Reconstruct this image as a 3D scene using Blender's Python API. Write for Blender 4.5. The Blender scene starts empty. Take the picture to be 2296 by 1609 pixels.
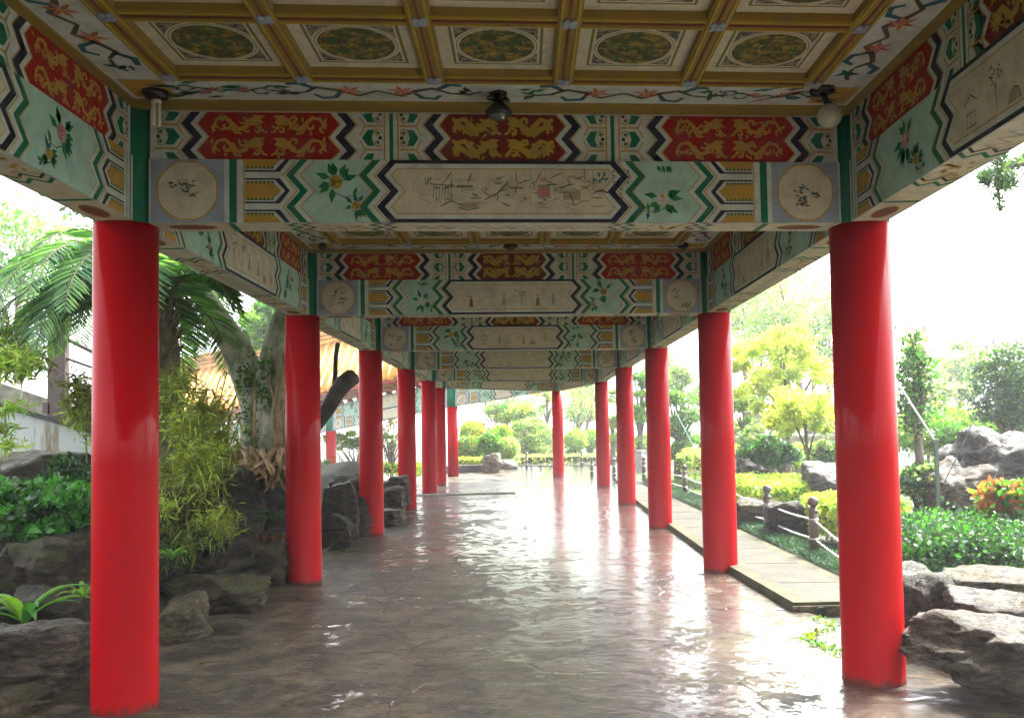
import bpy, math, random
import numpy as np
from mathutils import Vector, Matrix, noise
R = math.radians
scene = bpy.context.scene
# ------------------------------------------------------------------ camera
CAM = dict(x=0.1006, z=1.6246, yaw=-0.0121, pit=0.0417, rol=0.0158, f=2004.8, sx=-2.2, sy=73.8)
def _basis():
    c, s = math.cos(CAM['yaw']), math.sin(CAM['yaw'])
    fw = Vector((s, c, 0)); rt = Vector((c, -s, 0)); up = Vector((0, 0, 1))
    c, s = math.cos(CAM['pit']), math.sin(CAM['pit'])
    fw2 = fw*c + up*s; up2 = up*c - fw*s
    c, s = math.cos(CAM['rol']), math.sin(CAM['rol'])
    return rt*c - up2*s, up2*c + rt*s, fw2
RT, UP, FW = _basis()
cam_data = bpy.data.cameras.new('camera'); cam = bpy.data.objects.new('camera', cam_data)
scene.collection.objects.link(cam); scene.camera = cam
M = Matrix((RT, UP, -FW)).transposed().to_4x4(); M.translation = Vector((CAM['x'], 0, CAM['z'])); cam.matrix_world = M
cam_data.sensor_width = 36; cam_data.sensor_fit = 'HORIZONTAL'
cam_data.lens = 36*CAM['f']/2296
cam_data.shift_x = -CAM['sx']/2296; cam_data.shift_y = CAM['sy']/2296
cam_data.clip_start = 0.05; cam_data.clip_end = 3000
def ray(u, w):
    return FW + RT*((u-1148-CAM['sx'])/CAM['f']) - UP*((w-804.5-CAM['sy'])/CAM['f'])
def at(u, w, Y):            # survey: direction seen in the photo, walked out to distance Y
    d = ray(u, w); return Vector((CAM['x'], 0, CAM['z'])) + d*(Y/d.y)
def gr(u, w, z=0):
    d = ray(u, w); return Vector((CAM['x'], 0, CAM['z'])) + d*((z-CAM['z'])/d.z)
def pm(n, Y): return n*Y/2005.0
# ------------------------------------------------------------------ world, sun, exposure
SUN_EL, SUN_AZ = R(52), R(48)       # azimuth measured from +Y towards +X
w = bpy.data.worlds.new("World"); scene.world = w; w.use_nodes = True
nt = w.node_tree; nt.nodes.clear()
out = nt.nodes.new('ShaderNodeOutputWorld'); bg = nt.nodes.new('ShaderNodeBackground')
sky = nt.nodes.new('ShaderNodeTexSky'); sky.sky_type = 'NISHITA'; sky.sun_disc = False
sky.sun_elevation = SUN_EL; sky.sun_rotation = SUN_AZ; sky.air_density = 1.0; sky.dust_density = 4.0; sky.ozone_density = 1.0
hs = nt.nodes.new('ShaderNodeHueSaturation'); hs.inputs['Saturation'].default_value = 0.25
nt.links.new(sky.outputs[0], hs.inputs['Color']); nt.links.new(hs.outputs[0], bg.inputs['Color'])
bg.inputs['Strength'].default_value = 0.15
nt.links.new(bg.outputs[0], out.inputs[0])
sd = bpy.data.lights.new('sun', 'SUN'); sd.energy = 2.2; sd.angle = R(12); sd.color = (1, .96, .88)
so = bpy.data.objects.new('sun', sd); scene.collection.objects.link(so)
sdir = Vector((math.sin(SUN_AZ)*math.cos(SUN_EL), math.cos(SUN_AZ)*math.cos(SUN_EL), math.sin(SUN_EL)))
so.rotation_euler = sdir.to_track_quat('Z', 'Y').to_euler(); so.location = (20, 20, 30)
vs = scene.view_settings; vs.view_transform = 'Standard'; vs.look = 'None'; vs.gamma = 1; vs.use_curve_mapping = False
vs.exposure = 3.3
# ------------------------------------------------------------------ materials
MATS = {}
def mat(name, col, rough=.6, var=None, scale=6, amt=.5, bump=0, bscale=30, metal=0, coat=0, spec=.5, trans=0, stretch=(1,1,1), lo=.4, hi=.65, detail=5, rvar=0):
    if name in MATS: return MATS[name]
    m = bpy.data.materials.new(name); m.use_nodes = True; t = m.node_tree; n = t.nodes; L = t.links
    b = n['Principled BSDF']; b.inputs['Roughness'].default_value = rough; b.inputs['Metallic'].default_value = metal
    b.inputs['Base Color'].default_value = (*col, 1); b.inputs['Specular IOR Level'].default_value = spec
    if coat: b.inputs['Coat Weight'].default_value = coat; b.inputs['Coat Roughness'].default_value = .08
    g = n.new('ShaderNodeNewGeometry'); mp = n.new('ShaderNodeMapping'); L.new(g.outputs['Position'], mp.inputs[0])
    mp.inputs['Scale'].default_value = stretch
    if var:
        nz = n.new('ShaderNodeTexNoise'); nz.inputs['Scale'].default_value = scale; nz.inputs['Detail'].default_value = detail
        nz.inputs['Roughness'].default_value = .65; L.new(mp.outputs[0], nz.inputs['Vector'])
        cr = n.new('ShaderNodeMapRange'); cr.inputs[1].default_value = lo; cr.inputs[2].default_value = hi; cr.inputs[4].default_value = amt
        L.new(nz.outputs['Fac'], cr.inputs[0])
        mx = n.new('ShaderNodeMix'); mx.data_type = 'RGBA'; mx.inputs[6].default_value = (*col, 1); mx.inputs[7].default_value = (*var, 1)
        L.new(cr.outputs[0], mx.inputs[0]); L.new(mx.outputs[2], b.inputs['Base Color'])
        if rvar:
            r2 = n.new('ShaderNodeMapRange'); r2.inputs[1].default_value = lo; r2.inputs[2].default_value = hi
            r2.inputs[3].default_value = rough; r2.inputs[4].default_value = rough+rvar
            L.new(nz.outputs['Fac'], r2.inputs[0]); L.new(r2.outputs[0], b.inputs['Roughness'])
    if bump:
        n2 = n.new('ShaderNodeTexNoise'); n2.inputs['Scale'].default_value = bscale; n2.inputs['Detail'].default_value = 6
        L.new(mp.outputs[0], n2.inputs['Vector'])
        bp = n.new('ShaderNodeBump'); bp.inputs['Strength'].default_value = bump; bp.inputs['Distance'].default_value = .02
        L.new(n2.outputs['Fac'], bp.inputs['Height']); L.new(bp.outputs[0], b.inputs['Normal'])
    if trans:
        tr = n.new('ShaderNodeBsdfTranslucent'); ms = n.new('ShaderNodeMixShader'); ms.inputs[0].default_value = trans
        tr.inputs['Color'].default_value = (min(1, col[0]*1.5), min(1, col[1]*1.6), col[2]*.8, 1)
        L.new(b.outputs[0], ms.inputs[1]); L.new(tr.outputs[0], ms.inputs[2]); L.new(ms.outputs[0], n['Material Output'].inputs[0])
    MATS[name] = m; return m
def paint(name, col, dirt=.35):
    d = tuple(c*.5+.05 for c in col)
    return mat('paint_'+name, col, .75, var=d, scale=9, amt=dirt*2.4, lo=.42, hi=.74, bump=.2, bscale=60, detail=10, spec=.25)
PC = dict(cream=(.50,.455,.345), white=(.47,.51,.47), teal=(.33,.49,.42), green=(.0,.13,.065), navy=(.012,.013,.035), red=(.27,.008,.006),
          gold=(.40,.235,.04), greyblue=(.25,.30,.38), olive=(.14,.15,.03), leaf=(.015,.17,.035), pink=(.45,.16,.18), ink=(.07,.065,.05),
          orange=(.45,.12,.02), yellow=(.36,.25,.03), bluegreen=(.02,.10,.13), brown=(.17,.05,.02), darkred=(.14,.012,.006), faint=(.30,.26,.18), disc=(.055,.075,.035), yell2=(.25,.165,.03))
PC = {k: tuple(min(.8,c*1.08) for c in v) for k, v in PC.items()}
PM = {k: paint(k, v) for k, v in PC.items()}
# dragon disc of a coffer: mottled gold over dark olive (painted dragon in clouds)
PM['dragon'] = mat('paint_dragon_disc', (.055,.075,.035), .75, var=(.30,.20,.04), scale=16, amt=1, lo=.47, hi=.62, detail=8, spec=.2)
PM['cornerorn'] = mat('paint_corner_ornament', (.26,.21,.14), .75, var=(.05,.06,.07), scale=38, amt=1, lo=.46, hi=.56, spec=.2)
PM['redorn'] = mat('paint_gold_on_red', (.30,.008,.006), .75, var=(.42,.20,.02), scale=30, amt=1, lo=.49, hi=.56, spec=.2)
def red_mat():
    m = mat('red_lacquer', (.34,.0008,.0030), .36, var=(.25,.0008,.0025), scale=1.5, amt=.9, bump=.05, bscale=12, coat=.10, stretch=(1,1,.22), spec=.03, rvar=.16)
    t = m.node_tree; n = t.nodes; L = t.links; b = n['Principled BSDF']; src = b.inputs['Base Color'].links[0].from_socket
    g = n.new('ShaderNodeNewGeometry'); sp = n.new('ShaderNodeSeparateXYZ'); L.new(g.outputs['Position'], sp.inputs[0])
    nz = n.new('ShaderNodeTexNoise'); nz.inputs['Scale'].default_value = 22; nz.inputs['Detail'].default_value = 6; L.new(g.outputs['Position'], nz.inputs['Vector'])
    a = n.new('ShaderNodeMath'); a.operation = 'MULTIPLY_ADD'; L.new(nz.outputs['Fac'], a.inputs[0]); a.inputs[1].default_value = -.16; L.new(sp.outputs['Z'], a.inputs[2])
    r = n.new('ShaderNodeMapRange'); r.inputs[1].default_value = -.07; r.inputs[2].default_value = -.03; r.inputs[3].default_value = .85; r.inputs[4].default_value = 0; L.new(a.outputs[0], r.inputs[0])
    nz2 = n.new('ShaderNodeTexNoise'); nz2.inputs['Scale'].default_value = 30; nz2.inputs['Detail'].default_value = 3; L.new(g.outputs['Position'], nz2.inputs['Vector'])
    r2 = n.new('ShaderNodeMapRange'); r2.inputs[1].default_value = .70; r2.inputs[2].default_value = .74; r2.inputs[4].default_value = .6; L.new(nz2.outputs['Fac'], r2.inputs[0])
    mxm = n.new('ShaderNodeMath'); mxm.operation = 'MAXIMUM'; L.new(r.outputs[0], mxm.inputs[0]); L.new(r2.outputs[0], mxm.inputs[1])
    mx = n.new('ShaderNodeMix'); mx.data_type = 'RGBA'; L.new(mxm.outputs[0], mx.inputs[0]); L.new(src, mx.inputs[6]); mx.inputs[7].default_value = (.07,.02,.015,1); L.new(mx.outputs[2], b.inputs['Base Color'])
    return m
RED = red_mat()
def floor_mat():
    m = bpy.data.materials.new('wet_concrete'); m.use_nodes = True; t = m.node_tree; n = t.nodes; L = t.links; b = n['Principled BSDF']
    g = n.new('ShaderNodeNewGeometry')
    def nz(scale, detail=6, rough=.6, st=(1,1,1), dist=0):
        mp = n.new('ShaderNodeMapping'); mp.inputs['Scale'].default_value = st; L.new(g.outputs['Position'], mp.inputs[0])
        x = n.new('ShaderNodeTexNoise'); x.inputs['Scale'].default_value = scale; x.inputs['Detail'].default_value = detail
        x.inputs['Roughness'].default_value = rough; x.inputs['Distortion'].default_value = dist; L.new(mp.outputs[0], x.inputs['Vector']); return x.outputs['Fac']
    def mr(s, a, b_, c=0, d=1, smooth=False):
        x = n.new('ShaderNodeMapRange'); x.interpolation_type = 'SMOOTHSTEP' if smooth else 'LINEAR'
        for i, v in enumerate((a, b_, c, d)): x.inputs[i+1].default_value = v
        L.new(s, x.inputs[0]); return x.outputs[0]
    def math_(op, a, b_):
        x = n.new('ShaderNodeMath'); x.operation = op; x.use_clamp = False
        for i, v in enumerate((a, b_)):
            if isinstance(v, (int, float)): x.inputs[i].default_value = v
            else: L.new(v, x.inputs[i])
        return x.outputs[0]
    def mix(f, a, b_):
        x = n.new('ShaderNodeMix'); x.data_type = 'RGBA'; L.new(f, x.inputs[0])
        for i, v in ((6, a), (7, b_)):
            if isinstance(v, tuple): x.inputs[i].default_value = (*v, 1)
            else: L.new(v, x.inputs[i])
        return x.outputs[2]
    c = mix(mr(nz(1.9, 10, .74, dist=.6), .42, .58), (.022,.017,.011), (.125,.095,.055))
    c = mix(mr(nz(.75, 7, .65), .54, .70), c, (.055,.062,.018))
    c = mix(mr(nz(7, 10, .8), .48, .62, 0, .85), c, (.03,.026,.02))
    c = mix(mr(nz(22, 8, .8), .50, .70, 0, .6), c, (.20,.17,.125))
    c = mix(mr(nz(3.6, 10, .78, st=(.7,1.3,1)), .54, .66, 0, .8), c, (.19,.16,.12))
    L.new(c, b.inputs['Base Color'])
    sep = n.new('ShaderNodeSeparateXYZ'); L.new(g.outputs['Position'], sep.inputs[0])
    # rain has blown in from the open right side and the open far end
    wx = mr(sep.outputs['X'], -1.5, 1.0, -.22, .13, True); wy = mr(sep.outputs['Y'], 8, 13, 0, .16, True)
    wet = math_('ADD', math_('ADD', nz(1.1, 6, .6, dist=.5), wx), wy)
    fine = math_('MULTIPLY', math_('SUBTRACT', nz(6, 10, .80, dist=.3), .5), 2.2)
    puddle = mr(math_('ADD', wet, fine), .49, .58, 0, 1, True)
    L.new(mr(puddle, 0, 1, .38, .30), b.inputs['Roughness'])
    vo = n.new('ShaderNodeTexVoronoi'); vo.feature = 'DISTANCE_TO_EDGE'; vo.inputs['Scale'].default_value = .42
    wv = n.new('ShaderNodeTexNoise'); wv.inputs['Scale'].default_value = 1.3; wv.inputs['Detail'].default_value = 7; L.new(g.outputs['Position'], wv.inputs['Vector'])
    av = n.new('ShaderNodeVectorMath'); av.operation = 'MULTIPLY_ADD'; L.new(wv.outputs['Color'], av.inputs[0]); av.inputs[1].default_value = (1.1,1.1,0); L.new(g.outputs['Position'], av.inputs[2]); L.new(av.outputs[0], vo.inputs['Vector'])
    crack = mr(vo.outputs['Distance'], .002, .012, 1, 0)
    c = mix(math_('MULTIPLY', crack, .4), c, (.012,.010,.008))
    L.new(mix(mr(puddle, 0, 1, 0, .5), c, (.022,.019,.016)), b.inputs['Base Color'])
    b.inputs['Specular IOR Level'].default_value = .13
    L.new(mr(puddle, 0, 1, .0, 1), b.inputs['Coat Weight']); b.inputs['Coat Roughness'].default_value = .045; b.inputs['Coat IOR'].default_value = 1.75
    h = math_('ADD', math_('ADD', math_('MULTIPLY', nz(3.0, 8, .62), 1.0), math_('MULTIPLY', crack, -.2)), math_('MULTIPLY', nz(18, 8, .75), .6))
    bp = n.new('ShaderNodeBump'); bp.inputs['Distance'].default_value = .06; L.new(mr(puddle, 0, 1, .9, .5), bp.inputs['Strength'])
    L.new(h, bp.inputs['Height']); L.new(bp.outputs[0], b.inputs['Normal'])
    h2 = math_('ADD', math_('MULTIPLY', nz(1.9, 5, .6), .62), math_('ADD', math_('MULTIPLY', nz(9, 6, .7, dist=2.0), .09), math_('ADD', math_('MULTIPLY', nz(36, 4, .7), .028), math_('MULTIPLY', crack, -.12))))
    bp2 = n.new('ShaderNodeBump'); bp2.inputs['Distance'].default_value = .030; bp2.inputs['Strength'].default_value = .8
    L.new(h2, bp2.inputs['Height']); L.new(bp2.outputs[0], b.inputs['Coat Normal'])
    return m
FLOOR = floor_mat()
def rockmat(name, c0, c1, moss, mamt, rough=.55, st=2.0, sc=7):
    m = bpy.data.materials.new(name); m.use_nodes = True; t = m.node_tree; n = t.nodes; L = t.links; b = n['Principled BSDF']
    g = n.new('ShaderNodeNewGeometry'); mp = n.new('ShaderNodeMapping'); mp.inputs['Scale'].default_value = (1,1,st); mp.inputs['Rotation'].default_value = (.15,.2,0); L.new(g.outputs['Position'], mp.inputs[0])
    def nz(s_, d, r=.65):
        x = n.new('ShaderNodeTexNoise'); x.inputs['Scale'].default_value = s_; x.inputs['Detail'].default_value = d; x.inputs['Roughness'].default_value = r; L.new(mp.outputs[0], x.inputs['Vector']); return x.outputs['Fac']
    def mr(s_, a, b_, c=0, d=1):
        x = n.new('ShaderNodeMapRange'); 
        for k, v in enumerate((a, b_, c, d)): x.inputs[k+1].default_value = v
        L.new(s_, x.inputs[0]); return x.outputs[0]
    def mx(f, a, c_):
        x = n.new('ShaderNodeMix'); x.data_type = 'RGBA'; L.new(f, x.inputs[0])
        for k, v in ((6, a), (7, c_)):
            if isinstance(v, tuple): x.inputs[k].default_value = (*v, 1)
            else: L.new(v, x.inputs[k])
        return x.outputs[2]
    c = mx(mr(nz(sc, 10, .72), .42, .60), c0, c1)
    c = mx(mr(nz(2.2, 5), .42, .62, 0, .6), c, tuple(x*.35 for x in c1))
    v = n.new('ShaderNodeTexVoronoi'); v.feature = 'DISTANCE_TO_EDGE'; v.inputs['Scale'].default_value = 4.5
    ad = n.new('ShaderNodeVectorMath'); ad.operation = 'ADD'; L.new(mp.outputs[0], ad.inputs[0])
    nn = n.new('ShaderNodeTexNoise'); nn.inputs['Scale'].default_value = 4; nn.inputs['Detail'].default_value = 4; L.new(mp.outputs[0], nn.inputs['Vector']); L.new(nn.outputs['Color'], ad.inputs[1]); L.new(ad.outputs[0], v.inputs['Vector'])
    cr = mr(v.outputs['Distance'], 0, .035, .85, 0); c = mx(cr, c, (.006,.005,.004))
    sp = n.new('ShaderNodeSeparateXYZ'); L.new(g.outputs['Normal'], sp.inputs[0])
    k = n.new('ShaderNodeMath'); k.operation = 'MULTIPLY'; L.new(mr(nz(3.3, 7, .7), .48, .58, 0, mamt), k.inputs[0]); L.new(mr(sp.outputs['Z'], -.1, .5), k.inputs[1])
    c = mx(k.outputs[0], c, moss); L.new(c, b.inputs['Base Color'])
    b.inputs['Specular IOR Level'].default_value = .25; L.new(mr(nz(5, 4), .4, .6, rough-.2, rough+.2), b.inputs['Roughness'])
    s2 = n.new('ShaderNodeMath'); s2.operation = 'MULTIPLY_ADD'; L.new(cr, s2.inputs[0]); s2.inputs[1].default_value = -.5; L.new(nz(sc*1.6, 10, .75), s2.inputs[2])
    bp = n.new('ShaderNodeBump'); bp.inputs['Distance'].default_value = .09; bp.inputs['Strength'].default_value = 1; L.new(s2.outputs[0], bp.inputs['Height']); L.new(bp.outputs[0], b.inputs['Normal'])
    return m
ROCK_D = rockmat('dark_wet_rock', (.008,.006,.004), (.070,.052,.028), (.035,.042,.010), .6)
ROCK_M = rockmat('mossy_rock', (.016,.012,.007), (.095,.072,.036), (.060,.065,.014), .9)
ROCK_T = rockmat('tan_rock', (.045,.036,.022), (.20,.155,.085), (.07,.07,.02), .6)
ROCK_L = rockmat('pale_strata_rock', (.02,.017,.015), (.21,.20,.185), (.08,.09,.03), .35, st=2.6)
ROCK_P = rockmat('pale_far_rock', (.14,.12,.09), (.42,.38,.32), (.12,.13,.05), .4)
ROCK_B = rockmat('brown_strata_rock', (.018,.013,.009), (.21,.165,.115), (.05,.05,.015), .35, st=3.4)
SOIL = mat('garden_soil', (.028,.022,.014), .9, var=(.022,.04,.01), scale=3, amt=1, bump=.7, bscale=20)
LAWN = mat('lawn', (.06,.11,.02), .9, var=(.12,.17,.03), scale=5, amt=1, bump=.8, bscale=60)
CONC = mat('concrete', (.30,.28,.23), .7, var=(.14,.14,.10), scale=2.5, amt=1, bump=.4, bscale=25)
CONCW = mat('wet_concrete_slab', (.030,.027,.018), .6, var=(.055,.05,.028), scale=2.6, amt=1, bump=.5, bscale=14, spec=.12)
CONCP = mat('pale_moss_concrete', (.07,.068,.034), .7, var=(.03,.03,.014), scale=3, amt=1, spec=.12, bump=.3, bscale=25)
BARKG = mat('grey_green_bark', (.48,.45,.37), .8, var=(.12,.15,.07), scale=5, amt=1, bump=1, bscale=22, stretch=(1,1,.6), detail=9, spec=.2)
BARK = mat('brown_bark', (.08,.055,.04), .85, var=(.13,.10,.07), scale=9, amt=1, bump=1, bscale=20, stretch=(1,1,.3))
ROOT = mat('ochre_root', (.40,.27,.13), .8, var=(.18,.12,.06), scale=9, amt=1, bump=.6, bscale=25)
BLACKBARK = mat('dark_cut_limb', (.028,.024,.02), .7, var=(.07,.06,.045), scale=8, amt=1, bump=.8, bscale=15)
STEEL = mat('rusty_brown_steel', (.05,.035,.03), .6, var=(.09,.05,.035), scale=6, amt=1)
BOLL = mat('brown_bollard_paint', (.10,.07,.055), .35, var=(.07,.05,.04), scale=8, amt=1, bump=.1)
CHAIN = mat('galvanised_chain', (.6,.6,.58), .3, metal=.8)
TILE = mat('yellow_glazed_tile', (.42,.20,.012), .45, var=(.26,.10,.010), scale=6, amt=.9, spec=.3)
BLACKM = mat('black_fixture', (.012,.012,.011), .4)
GLASSG = mat('dull_globe_glass', (.35,.37,.28), .25, coat=.3)
LAMPW = mat('white_tube_lamp', (.55,.52,.42), .3)
LANT = mat('grey_lens', (.10,.115,.11), .2)
STONE = mat('grey_stone', (.30,.30,.29), .8, var=(.16,.16,.15), scale=8, amt=1, bump=.5)
WHITEP = mat('white_pole', (.7,.7,.68), .4)
WIRE = mat('dark_wire', (.05,.06,.06), .5)
def leafm(name, c, tr=.35, rough=.5): return mat('leaf_'+name, c, rough, var=tuple(x*.6 for x in c), scale=3, amt=.8, trans=tr, spec=.4)
LF = dict(dark=leafm('dark', (.012,.045,.010), .15, .25), mid=leafm('mid', (.03,.085,.014)), green=leafm('green', (.05,.20,.022)), bright=leafm('bright', (.16,.32,.03), .45),
          yellow=leafm('yellow', (.46,.50,.09), .5), olive=leafm('olive', (.13,.15,.022), .4), bamboo=leafm('bamboo', (.17,.20,.025), .4), lime=leafm('lime', (.34,.44,.08), .5), palm=leafm('palm', (.05,.15,.045), .3, .3),
          palml=leafm('palm_light', (.15,.30,.08), .4, .35), blue=leafm('blue', (.035,.085,.06), .25), orange=leafm('orange', (.42,.12,.03), .4), pale=leafm('pale', (.26,.34,.14), .45),
          pine=leafm('pine', (.10,.19,.05), .35), brown=leafm('brown', (.15,.08,.02), .3), redl=leafm('red', (.4,.03,.02), .3), lirio=leafm('liriope', (.03,.10,.045), .25))
# ------------------------------------------------------------------ helpers
COL = scene.collection
ORG = {}
def fast_mesh(name, V, F, mats, mi=None, smooth=False):
    V = np.asarray(V, dtype=np.float32).reshape(-1, 3)
    me = bpy.data.meshes.new(name)
    if isinstance(F, np.ndarray):
        k = F.shape[1]; me.vertices.add(len(V)); me.vertices.foreach_set('co', V.ravel())
        me.loops.add(F.size); me.loops.foreach_set('vertex_index', F.astype(np.int32).ravel())
        me.polygons.add(len(F)); me.polygons.foreach_set('loop_start', np.arange(0, F.size, k, dtype=np.int32))
        me.polygons.foreach_set('loop_total', np.full(len(F), k, dtype=np.int32))
    else: me.from_pydata(V.tolist(), [], F)
    for m in mats: me.materials.append(m)
    if mi is not None: me.polygons.foreach_set('material_index', np.asarray(mi, dtype=np.int32))
    if smooth: me.polygons.foreach_set('use_smooth', np.ones(len(me.polygons), dtype=bool))
    me.update(calc_edges=True)
    return me
def tag(o, label=None, cat=None, group=None, kind=None):
    if label: o['label'] = label
    if cat: o['category'] = cat
    if group: o['group'] = group
    if kind: o['kind'] = kind
    return o
def thing(name, loc, label, cat, group=None):
    o = bpy.data.objects.new(name, None); COL.objects.link(o); o.location = loc; o.empty_display_size = .1
    ORG[o.name] = Vector(loc); return tag(o, label, cat, group)
class MB:
    def __init__(s): s.V = []; s.F = []; s.mi = []; s.m = 0
    def add(s, vs, fs):
        b = len(s.V); s.V += [tuple(v) for v in vs]; s.F += [tuple(i+b for i in f) for f in fs]; s.mi += [s.m]*len(fs)
    def box(s, lo, hi, shear=0):
        x0, y0, z0 = lo; x1, y1, z1 = hi
        p = [(x0,y0,z0),(x1,y0,z0),(x1,y1,z0),(x0,y1,z0),(x0,y0,z1),(x1,y0,z1),(x1,y1,z1),(x0,y1,z1)]
        p = [(x, y+shear*x, z) for x, y, z in p]
        s.add(p, [(0,3,2,1),(4,5,6,7),(0,1,5,4),(1,2,6,5),(2,3,7,6),(3,0,4,7)])
    def frame_box(s, O, U, Vv, N, u0, u1, v0, v1, n0, n1):
        q = lambda u, v, n: O+U*u+Vv*v+N*n
        s.add([q(u0,v0,n0),q(u1,v0,n0),q(u1,v1,n0),q(u0,v1,n0),q(u0,v0,n1),q(u1,v0,n1),q(u1,v1,n1),q(u0,v1,n1)],
              [(0,3,2,1),(4,5,6,7),(0,1,5,4),(1,2,6,5),(2,3,7,6),(3,0,4,7)])
    def tube(s, pts, rad, n=8, cap=True):
        pts = [Vector(p) for p in pts]; b = len(s.V); ref = None
        if not hasattr(rad, '__len__'): rad = [rad]*len(pts)
        for i, p in enumerate(pts):
            d = (pts[min(i+1, len(pts)-1)]-pts[max(i-1, 0)]).normalized()
            if ref is None: ref = d.orthogonal().normalized()
            a = (ref-d*ref.dot(d)).normalized(); ref = a; c = d.cross(a)
            for k in range(n):
                t = 2*math.pi*k/n; s.V.append(tuple(p+(a*math.cos(t)+c*math.sin(t))*rad[i]))
        for i in range(len(pts)-1):
            for k in range(n):
                k2 = (k+1) % n; s.F.append((b+i*n+k, b+i*n+k2, b+(i+1)*n+k2, b+(i+1)*n+k)); s.mi.append(s.m)
        if cap:
            s.F.append(tuple(b+k for k in range(n))[::-1]); s.F.append(tuple(b+(len(pts)-1)*n+k for k in range(n))); s.mi += [s.m]*2
    def lathe(s, c, prof, n=24):
        c = Vector(c); b = len(s.V)
        for r, z in prof:
            for k in range(n):
                t = 2*math.pi*k/n; s.V.append((c.x+r*math.cos(t), c.y+r*math.sin(t), c.z+z))
        for i in range(len(prof)-1):
            for k in range(n):
                k2 = (k+1) % n; s.F.append((b+i*n+k, b+i*n+k2, b+(i+1)*n+k2, b+(i+1)*n+k)); s.mi.append(s.m)
        s.F.append(tuple(b+k for k in range(n))[::-1]); s.F.append(tuple(b+(len(prof)-1)*n+k for k in range(n))); s.mi += [s.m]*2
def obj(name, mb, mats, parent=None, smooth=False, loc=None):
    """mb: MB or (V,F,mi); verts in world metres, moved to the root's origin"""
    if not isinstance(mats, (list, tuple)): mats = [mats]
    if isinstance(mb, MB): V, F, mi = mb.V, mb.F, mb.mi
    else: V, F, mi = mb
    o0 = Vector((0,0,0))
    if parent is not None: o0 = ORG[parent.name]
    elif loc is not None: o0 = Vector(loc)
    V = np.asarray(V, dtype=np.float32).reshape(-1,3) - np.array(o0, dtype=np.float32)
    o = bpy.data.objects.new(name, fast_mesh(name, V, F, mats, mi, smooth)); COL.objects.link(o)
    if parent is not None: o.parent = parent; ORG[o.name] = o0
    elif loc is not None: o.location = o0; ORG[o.name] = o0
    else: ORG[o.name] = o0
    return o
# ------------------------------------------------------------------ 2-D painter for the decorated timber
class Paint:
    """flat painted shapes laid 0.7 mm apart on a face: O origin, U along, Vv up, N outwards"""
    def __init__(s, O, U, Vv, N, H):
        s.O, s.U, s.Vv, s.N = map(Vector, (O, U, Vv, N)); s.H = H; s.V = []; s.F = []; s.mi = []; s.mats = []; s.du = 0; s.dv = 0; s.mx = None
        s.flip = s.U.cross(s.Vv).dot(s.N) < 0
    def poly(s, pts, col, layer=1):
        if s.mx is not None: pts = [(s.mx-u, v) for u, v in pts]
        m = PM[col]
        if m not in s.mats: s.mats.append(m)
        # orientation
        A = sum(pts[i][0]*pts[(i+1) % len(pts)][1]-pts[(i+1) % len(pts)][0]*pts[i][1] for i in range(len(pts)))
        if (A < 0) != s.flip: pts = pts[::-1]
        b = len(s.V); h = .0015+.0007*layer
        for u, v in pts: s.V.append(tuple(s.O+s.U*u+s.Vv*min(max(v, 0), s.H)+s.N*h))
        s.F.append(tuple(range(b, b+len(pts)))); s.mi.append(s.mats.index(m))
    def rect(s, u0, v0, u1, v1, col, layer=1): s.poly([(u0,v0),(u1,v0),(u1,v1),(u0,v1)], col, layer)
    def disc(s, cu, cv, r, col, layer=1, n=24, scal=0, ry=None):
        s.poly([(cu+(r+scal*abs(math.sin(4*t)))*math.cos(t), cv+((ry or r)+scal*abs(math.sin(4*t)))*math.sin(t)) for t in [2*math.pi*k/n for k in range(n)]], col, layer)
    def stroke(s, pts, w, col, layer=4, taper=True):
        n = len(pts); Lp, Rp = [], []
        for i, (u, v) in enumerate(pts):
            a = pts[max(i-1,0)]; b = pts[min(i+1,n-1)]; dx, dy = b[0]-a[0], b[1]-a[1]; l = math.hypot(dx, dy) or 1
            ww = w*(.35+.65*math.sin(math.pi*(i+.6)/(n+.2))) if taper else w
            Lp.append((u-dy/l*ww/2, v+dx/l*ww/2)); Rp.append((u+dy/l*ww/2, v-dx/l*ww/2))
        for i in range(n-1): s.poly([Lp[i], Lp[i+1], Rp[i+1], Rp[i]], col, layer)
    def curl(s, cu, cv, r, a0, turns, w, col, layer=4, sgn=1):
        n = max(5, int(abs(turns)*10)); s.stroke([(cu+r*(1-.75*k/n)*math.cos(a0+sgn*turns*6.283*k/n), cv+r*(1-.75*k/n)*math.sin(a0+sgn*turns*6.283*k/n)) for k in range(n+1)], w, col, layer)
    def leaf(s, cu, cv, l, w, a, col, layer=5):
        c, d = math.cos(a), math.sin(a)
        s.poly([(cu, cv), (cu+c*l*.4-d*w/2, cv+d*l*.4+c*w/2), (cu+c*l, cv+d*l), (cu+c*l*.4+d*w/2, cv+d*l*.4-c*w/2)], col, layer)
    def done(s, name, parent):
        if not s.F: return None
        return obj(name, (s.V, s.F, s.mi), s.mats, parent)
def zigpts(x, v0, v1, H, kn, A):
    """kn: list of (v fraction, amount 0..1)"""
    def val(v):
        f = v/H
        for (a, fa), (b, fb) in zip(kn, kn[1:]):
            if a <= f <= b+1e-9: return fa+(fb-fa)*(f-a)/(b-a)
        return kn[-1][1]
    vs = [v0]+[k*H for k, _ in kn if v0+1e-4 < k*H < v1-1e-4]+[v1]
    return [(x+A*val(v), v) for v in vs]
KL = [(0,1),(.25,0),(.5,1),(.75,0),(1,1)]; KU = [(0,.8),(.2,0),(.48,1),(.76,0),(1,.85)]
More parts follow.
